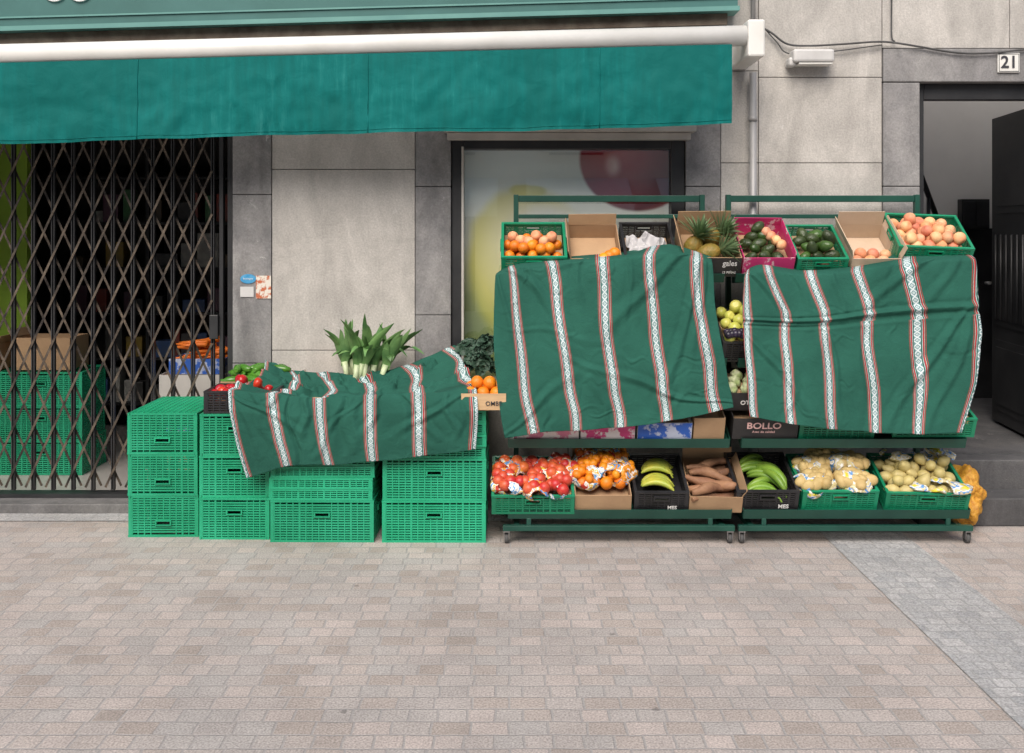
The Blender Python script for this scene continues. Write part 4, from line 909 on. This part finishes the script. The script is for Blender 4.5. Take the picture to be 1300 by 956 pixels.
Mx=T_(-.48,6.04,zt); put_crate('bpep',Mx,'small black plastic crate behind the cloth','produce crates',liner=(.06,m_card))
def cabbage(loc,s,seed,mat,label,name='cabbage'):
    bm=bmesh.new(); random.seed(seed)
    for i in range(44):
        a=i*2.4; k=i/44; el=.0+1.45*k
        dr=Vector((math.cos(a)*math.cos(el),math.sin(a)*math.cos(el),math.sin(el)))
        side=dr.cross(Vector((0,0,1))).normalized() if abs(dr.z)<.98 else Vector((1,0,0))
        c=dr*s*(.7+.35*random.random())
        nrm=(dr+Vector((random.uniform(-.5,.5),random.uniform(-.5,.5),random.uniform(-.2,.5)))).normalized(); side=side-nrm*side.dot(nrm); side.normalize(); up=side.cross(nrm); n=8; gr=[]
        for u in range(n+1):
            row=[]
            for w in range(n+1):
                p=(u/n-.5)*2; q=(w/n-.5)*2
                ed=max(abs(p),abs(q)); rr=s*.42*(1-.25*(abs(p)*abs(q)))
                pt=c+side*p*rr+up*q*rr+nrm*(p*p+q*q)*rr*.3+nrm*rr*.5*ed*noise.noise(Vector((p*5+i,q*5,seed)))
                row.append(bm.verts.new(pt))
            gr.append(row)
        for u in range(n):
            for w in range(n):
                f=bm.faces.new([gr[u][w],gr[u+1][w],gr[u+1][w+1],gr[u][w+1]]); f.smooth=True
    o=mk(bm,name,mat,recent=False); o.location=loc; tag(o,label,'cabbage','dark cabbages')
cabbage((-.20,5.99,zt+.15),.085,5,m_cab,'dark green curly cabbage beside the oranges')
cabbage((-.15,6.04,zt+.26),.075,9,m_cab,'dark green curly cabbage beside the oranges')
cabbage((-.26,6.06,zt+.24),.07,12,m_cab,'dark green curly cabbage beside the oranges')
random.seed(5)
bm=bmesh.new(); bx(bm,-.30,-.135,5.90,6.14,zt,zt+.05); mk(bm,'wooden_tray',m_wood,label='low wooden tray under the dark cabbages',category='tray')
Mx=T_(-.155,5.62,zt,0)
carton(Mx,.245,.36,.09,'pale wooden fruit box of oranges with lettering',mat=m_wood,name='wooden_box',liner=(.05,m_card),text=[('OMBE',.034,m_txtk,.055,.035,.0002,1)])
fill(Mx,.245,.36,.08,'orange',.036,'orange','ripe orange lying in a wooden box','orange','oranges',.4,.02)

# ------------------------------------------------------------------ cloths
def cr1(a,b_,c,d,t): return .5*((2*b_)+(-a+c)*t+(2*a-5*b_+4*c-d)*t*t+(-a+3*b_-3*c+d)*t**3)
def samp(row,s,lin=.55):
    n=len(row)-1; f=min(max(s,0),1)*n; i=min(int(f),n-1); t=f-i
    g=lambda k: row[k] if 0<=k<=n else (row[0]*2-row[1] if k<0 else row[n]*2-row[n-1])
    return cr1(g(i-1),g(i),g(i+1),g(i+2),t)*(1-lin)+(g(i)*(1-t)+g(i+1)*t)*lin
def nz(a,b_,c): return noise.noise(Vector((a,b_,c)))
def make_creases(L,wm=.72,am=.78):
    out=[]
    for (s0,t0,s1,t1,amp,w,asp) in L:
        out.append((s0,t0*asp,s1-s0,(t1-t0)*asp,amp*am,w*wm,(s1-s0)**2+((t1-t0)*asp)**2,asp))
    def f(s,t):
        tot=0
        for (a,b_,dx,dy,amp,w,l2,asp) in out:
            px=s-a; py=t*asp-b_
            u=(px*dx+py*dy)/l2
            if u<-.15 or u>1.15: continue
            uc=min(max(u,0),1)
            d=(px*dy-py*dx)/math.sqrt(l2)
            wig=.012*math.sin(u*7+a*20); d+=wig
            ww=w*(.6+.8*uc)
            if abs(d)>ww*4: continue
            tp=max(0,math.sin(math.pi*min(max((u+.15)/1.3,0),1)))**.6
            x=d/ww
            prof=.6*math.exp(-abs(x)*1.6)+.4*math.exp(-x*x) if x<0 else math.exp(-x*x*1.1)
            tot+=amp*tp*(prof-.35*math.exp(-((abs(x)-1.7)**2)*2))
        return tot
    return f
def cloth(label,net,nu,nv,uw,uo,vh,disp,usk=None,lin=.55):
    rows=[[P(p) for p in r] for r in net]
    bm=bmesh.new(); uvl=bm.loops.layers.uv.new('UVMap'); g=[];uvs={}
    for j in range(nv+1):
        t=j/nv; row=[]
        for i in range(nu+1):
            s=i/nu; colp=[samp(r,s,.4) for r in rows]; p=samp(colp,t,lin)+disp(s,t)
            v=bm.verts.new(p); uu=s*uw+uo+(usk(s,t) if usk else 0); uvs[v]=(uu,t*vh); row.append(v)
        g.append(row)
    for j in range(nv):
        for i in range(nu):
            f=bm.faces.new([g[j][i],g[j+1][i],g[j+1][i+1],g[j][i+1]]); f.smooth=True
            for l in f.loops: l[uvl].uv=uvs[l.vert]
    o=mk(bm,'striped_cloth',m_cloth,label=label,category='cloth',group='striped cloths over the produce')
    md=o.modifiers.new('s','SOLIDIFY'); md.thickness=.0015; md.offset=0
    return o
R_=random.Random(4)
cl=[]
for i in range(34): 
    a=R_.uniform(0,6.28); s0=R_.uniform(.02,.95); t0=R_.uniform(.0,.42); ln=R_.uniform(.08,.22)
    cl.append((s0,t0,s0+ln*math.cos(a),t0+ln*.7*math.sin(a),R_.uniform(.014,.034),R_.uniform(.012,.024),.8))
top1=make_creases(cl,.9,1.0)
cl=[]
for i in range(13):
    s0=.04+i*.076+R_.uniform(-.02,.02); cl.append((s0,.50,s0+R_.uniform(-.07,.07),R_.uniform(.68,1.05),R_.uniform(.008,.022)*(1 if i%3 else -1),R_.uniform(.012,.026),.8))
cl+=[(.03,.55,.30,.75,.014,.018,.8),(.98,.52,.72,.80,.014,.02,.8),(.55,.56,.35,.92,.010,.016,.8)]
hang1=make_creases(cl)
def d1(s,t):
    rim=math.exp(-((t-.5)/.05)**2)
    if t<.5:
        e=min(1,t/.05)*min(1,(.5-t)/.05)
        return Vector((.02*nz(s*6,t*6,41)*e,0,(top1(s,t)+.022*nz(s*7,t*6,11))*e+.02*nz(s*9,0,3)*(1-min(1,t/.1))+rim*.008*nz(s*12,1,77)))
    h=(t-.5)/.5
    return Vector((.008*nz(s*6,t*4,8)*h,-(hang1(s,t)+.014*nz(s*5,t*3,4)*h+.004*nz(s*16,t*8,5)),.006*nz(s*8,1,2)*h+rim*.008*nz(s*12,1,77)))
net1=[[(343,460,6.05),(372,470,6.02),(420,474,6.0),(478,473,5.98),(520,462,6.0),(578,438,6.08)],
[(334,470,5.90),(380,492,5.86),(430,497,5.84),(478,494,5.84),(530,486,5.86),(588,460,5.94)],
[(314,486,5.70),(364,505,5.66),(414,508,5.64),(472,508,5.64),(532,503,5.66),(598,480,5.70)],
[(290,495,5.50),(345,500,5.46),(405,505,5.46),(470,501,5.46),(530,499,5.46),(605,495,5.46)],
[(291,520,5.45),(348,528,5.43),(406,528,5.43),(470,526,5.43),(531,522,5.43),(607,522,5.41)],
[(300,564,5.46),(355,562,5.43),(410,561,5.43),(470,560,5.43),(532,554,5.43),(606,546,5.42)],
[(313,607,5.47),(364,592,5.44),(418,590,5.44),(473,586,5.44),(533,580,5.44),(604,570,5.43)]]
cloth('green striped cloth draped over low crates of vegetables',net1,220,200,1.25,.125,.9,d1,lambda s,t:(.09*nz(s*3,t*5,71)+.12*(.5-t))*(1-min(1,t/.5))if t<.5 else 0,.75)
cl=[(1,.04,.55,.48,.020,.022,.85),(1,.04,.72,.85,.018,.020,.85),(1,.03,.35,.22,.014,.018,.85),(1,.05,.88,.60,.016,.016,.85),(0,.05,.33,.42,.014,.020,.85),(0,.06,.14,.75,.012,.018,.85),
(.20,.04,.27,.40,.010,.016,.85),(.47,.03,.42,.36,.012,.016,.85),(.66,.03,.62,.45,.010,.014,.85),(.30,.55,.75,.80,.010,.022,.85),(0,.98,.35,.66,.014,.020,.85),(1,.97,.62,.72,.014,.018,.85),(.5,1,.44,.7,.010,.02,.85),(.2,1,.25,.78,-.010,.02,.85),(.75,1,.8,.7,-.010,.02,.85),(.08,.46,.5,.52,.006,.012,.85)]
for i in range(34):
    a=R_.uniform(0,6.28); s0=R_.uniform(.05,.95); t0=R_.uniform(.1,.95); ln=R_.uniform(.06,.18); cl.append((s0,t0,s0+ln*math.cos(a),t0+ln*math.sin(a),R_.uniform(-.006,.008),R_.uniform(.007,.013),.85))
c2=make_creases(cl)
def d2(s,t):
    f=min(1,t*6); h=max(0,(t-.75)/.25)
    return Vector((.005*nz(s*4,t*5,31)*f,-(c2(s,t)+.013*nz(s*4,t*3,25)+.004*nz(s*14,t*10,21))*f-.010*f-.006*h*math.sin(s*23),.006*nz(s*10,0,33)*(h+.6*(1-f))))
net2=[[(633,345,5.62),(660,331,5.70),(720,326,5.74),(790,320,5.74),(850,310,5.72),(903,326,5.63)],
[(629,350,5.56),(665,340,5.565),(722,334,5.57),(785,330,5.57),(845,322,5.565),(904,336,5.56)],
[(627,395,5.52),(673,395,5.52),(729,393,5.52),(789,390,5.52),(849,388,5.52),(908,392,5.52)],
[(628,460,5.48),(681,460,5.48),(738,458,5.48),(796,454,5.48),(856,450,5.48),(918,448,5.48)],
[(634,515,5.45),(688,512,5.45),(745,508,5.45),(803,502,5.45),(863,496,5.45),(925,486,5.45)],
[(641,556,5.43),(696,548,5.43),(750,545,5.43),(808,540,5.43),(868,531,5.43),(931,517,5.43)]]
cloth('green striped cloth hung over the produce rack front',net2,220,190,1.25,-.0375,1.05,d2,lambda s,t:.018*nz(s*3,t*4,90))
cl=[(-.05,.46,1.02,.42,.026,.014,.85),(-.05,.50,1.02,.46,-.012,.014,.85),(1,.04,.62,.40,.018,.020,.85),(1,.04,.85,.42,.014,.016,.85),(1,.40,.70,.92,.020,.020,.85),(1,.42,.86,.95,.016,.018,.85),(0,.50,.30,.90,.014,.018,.85),(0,.05,.22,.38,.012,.018,.85),
(.33,.05,.36,.40,.010,.015,.85),(.55,.04,.50,.42,.012,.015,.85),(.42,.5,.46,.95,.012,.018,.85),(.60,.52,.56,.98,-.010,.018,.85),(.2,1,.26,.72,.010,.02,.85),(.78,.08,.72,.42,-.008,.015,.85)]
for i in range(34):
    a=R_.uniform(0,6.28); s0=R_.uniform(.05,.95); t0=R_.uniform(.1,.95); ln=R_.uniform(.06,.18); cl.append((s0,t0,s0+ln*math.cos(a),t0+ln*math.sin(a),R_.uniform(-.006,.008),R_.uniform(.007,.013),.85))
c3=make_creases(cl)
def d3(s,t):
    f=min(1,t*6); h=max(0,(t-.75)/.25)
    return Vector((.005*nz(s*4,t*5,61)*f,-(c3(s,t)+.013*nz(s*4,t*3,55)+.004*nz(s*14,t*10,51))*f-.010*f-.006*h*math.sin(s*21+1),.006*nz(s*10,0,63)*(h+.6*(1-f))))
net3=[[(947,345,5.62),(965,330,5.70),(1020,340,5.72),(1085,335,5.72),(1145,322,5.72),(1222,318,5.70)],
[(944,354,5.56),(968,345,5.565),(1020,350,5.57),(1082,345,5.57),(1145,335,5.57),(1238,330,5.58)],
[(942,395,5.53),(990,395,5.53),(1040,395,5.53),(1095,392,5.53),(1155,390,5.53),(1241,385,5.53)],
[(944,436,5.50),(992,436,5.50),(1045,436,5.50),(1100,436,5.50),(1160,434,5.50),(1246,423,5.50)],
[(948,488,5.47),(996,490,5.47),(1050,492,5.47),(1105,492,5.47),(1162,492,5.47),(1238,486,5.47)],
[(951,528,5.44),(998,537,5.43),(1053,544,5.43),(1108,549,5.43),(1163,551,5.43),(1220,549,5.44)]]
cloth('green striped cloth with creased fold hung over produce rack',net3,220,190,1.27,.087,1.0,d3,lambda s,t:.018*nz(s*3,t*4,95)+(.012 if t>.47 else 0))

# ------------------------------------------------------------------ shop interior contents
carton(T_(-3.22,6.95,.775),.40,.30,.22,'brown cardboard box on green crates inside the shop',flaps=(('l',30,.06),))
carton(T_(-3.70,6.93,.775),.38,.30,.18,'brown cardboard box on green crates inside the shop',flaps=(('r',30,.06),))
z=.07
for m_,h in ((m_card,.28),(m_blue,.24),(m_wcard,.20)):
    carton(T_(-2.08,6.62,z,2),.42,.34,h,'printed cardboard box stacked inside the shop entrance',mat=m_,liner=(h-.01,m_card)); z+=h+.001
carton(T_(-2.05,6.62,z,0),.36,.30,.10,'white and blue cardboard box of carrots',mat=m_blue,liner=(.06,m_card))
bm=bmesh.new(); tube(bm,[(-.08,0,0),(-.04,.002,0),(.02,.0,.002),(.07,-.002,0),(.085,0,0)],[.003,.009,.014,.016,.008],8); CA=finish(bm,'carrot',m_carrot)
for i in range(40): put('carrot',CA,T_(-2.05+random.uniform(-.12,.12),6.62+random.uniform(-.11,.1),z+.08+.004*i*.8,random.uniform(-50,50)),'orange carrot in a box inside the shop','carrot','carrots')
SHF=empty('shop_shelving',(-2.6,8.3,.07),label='dark shop shelving filled with packaged goods',category='shelves')
bm=bmesh.new()
for x in (-4.2,-3.0,-1.66): bx(bm,x,x+.03,8.15,8.5,.07,2.4)
mk(bm,'upright_panel',m_dark,SHF)
for k in range(6):
    bm=bmesh.new(); z=.3+k*.37; bx(bm,-4.169,-3.001,8.15,8.5,z,z+.02); bx(bm,-2.969,-1.661,8.15,8.5,z,z+.02); mk(bm,'shelf',m_dark,SHF)
cols=[(.35,.06,.04),(.4,.27,.04),(.04,.1,.27),(.06,.22,.08),(.4,.4,.37),(.15,.06,.1),(.12,.08,.04),(.04,.04,.04),(.06,.05,.05)]
pm=[M('package_print',c,tuple(min(1,x*.5+.05) for x in c),14,.4) for c in cols]
for k in range(5):
    z=.3+k*.37+.0205; x=-3.6
    while x<-1.8:
        w=random.uniform(.05,.2)
        if -3.02<x+w and x<-2.96: x=-2.955
        h=random.uniform(.08,.28); 
        if random.random()<.8:
            bm=bmesh.new(); yy=8.16+random.uniform(0,.1); bx(bm,x,x+w-.008,yy,yy+random.uniform(.1,.2),z,z+h)
            mk(bm,'product_package',random.choice(pm),label='product package on the dim shop shelf',category='package',group='packages on the shop shelves',bevel=.004)
        x+=w+random.uniform(0,.04)
for o in bpy.data.objects:
    if '_w' in o: del o['_w']
# ------------------------------------------------------------------ world, sun, camera
w=bpy.data.worlds.new('World'); S.world=w; w.use_nodes=True; nt=w.node_tree
EL,RO=46,195
sk=nt.nodes.new('ShaderNodeTexSky'); sk.sky_type='NISHITA'; sk.sun_disc=False; sk.sun_elevation=rad(EL); sk.sun_rotation=rad(RO); sk.dust_density=4; sk.air_density=1; sk.ozone_density=.4
bg=nt.nodes['Background']; bg.inputs['Strength'].default_value=.15; nt.links.new(sk.outputs[0],bg.inputs['Color'])
sl=bpy.data.lights.new('sun','SUN'); sl.energy=3.0; sl.angle=rad(45); sl.color=(1,.94,.88); so=bpy.data.objects.new('sun',sl); COL.objects.link(so)
d=Vector((math.sin(rad(RO))*math.cos(rad(EL)),math.cos(rad(RO))*math.cos(rad(EL)),math.sin(rad(EL))))
so.rotation_euler=d.to_track_quat('Z','Y').to_euler()
cd=bpy.data.cameras.new('camera'); cd.sensor_width=36; cd.lens=35; cd.shift_y=-(478-296)/1300; cd.clip_end=300
co=bpy.data.objects.new('camera',cd); co.location=(0,0,CZ); co.rotation_euler=(rad(90),0,0); COL.objects.link(co); S.camera=co
S.view_settings.view_transform='Standard'; S.view_settings.look='None'; S.view_settings.exposure=0
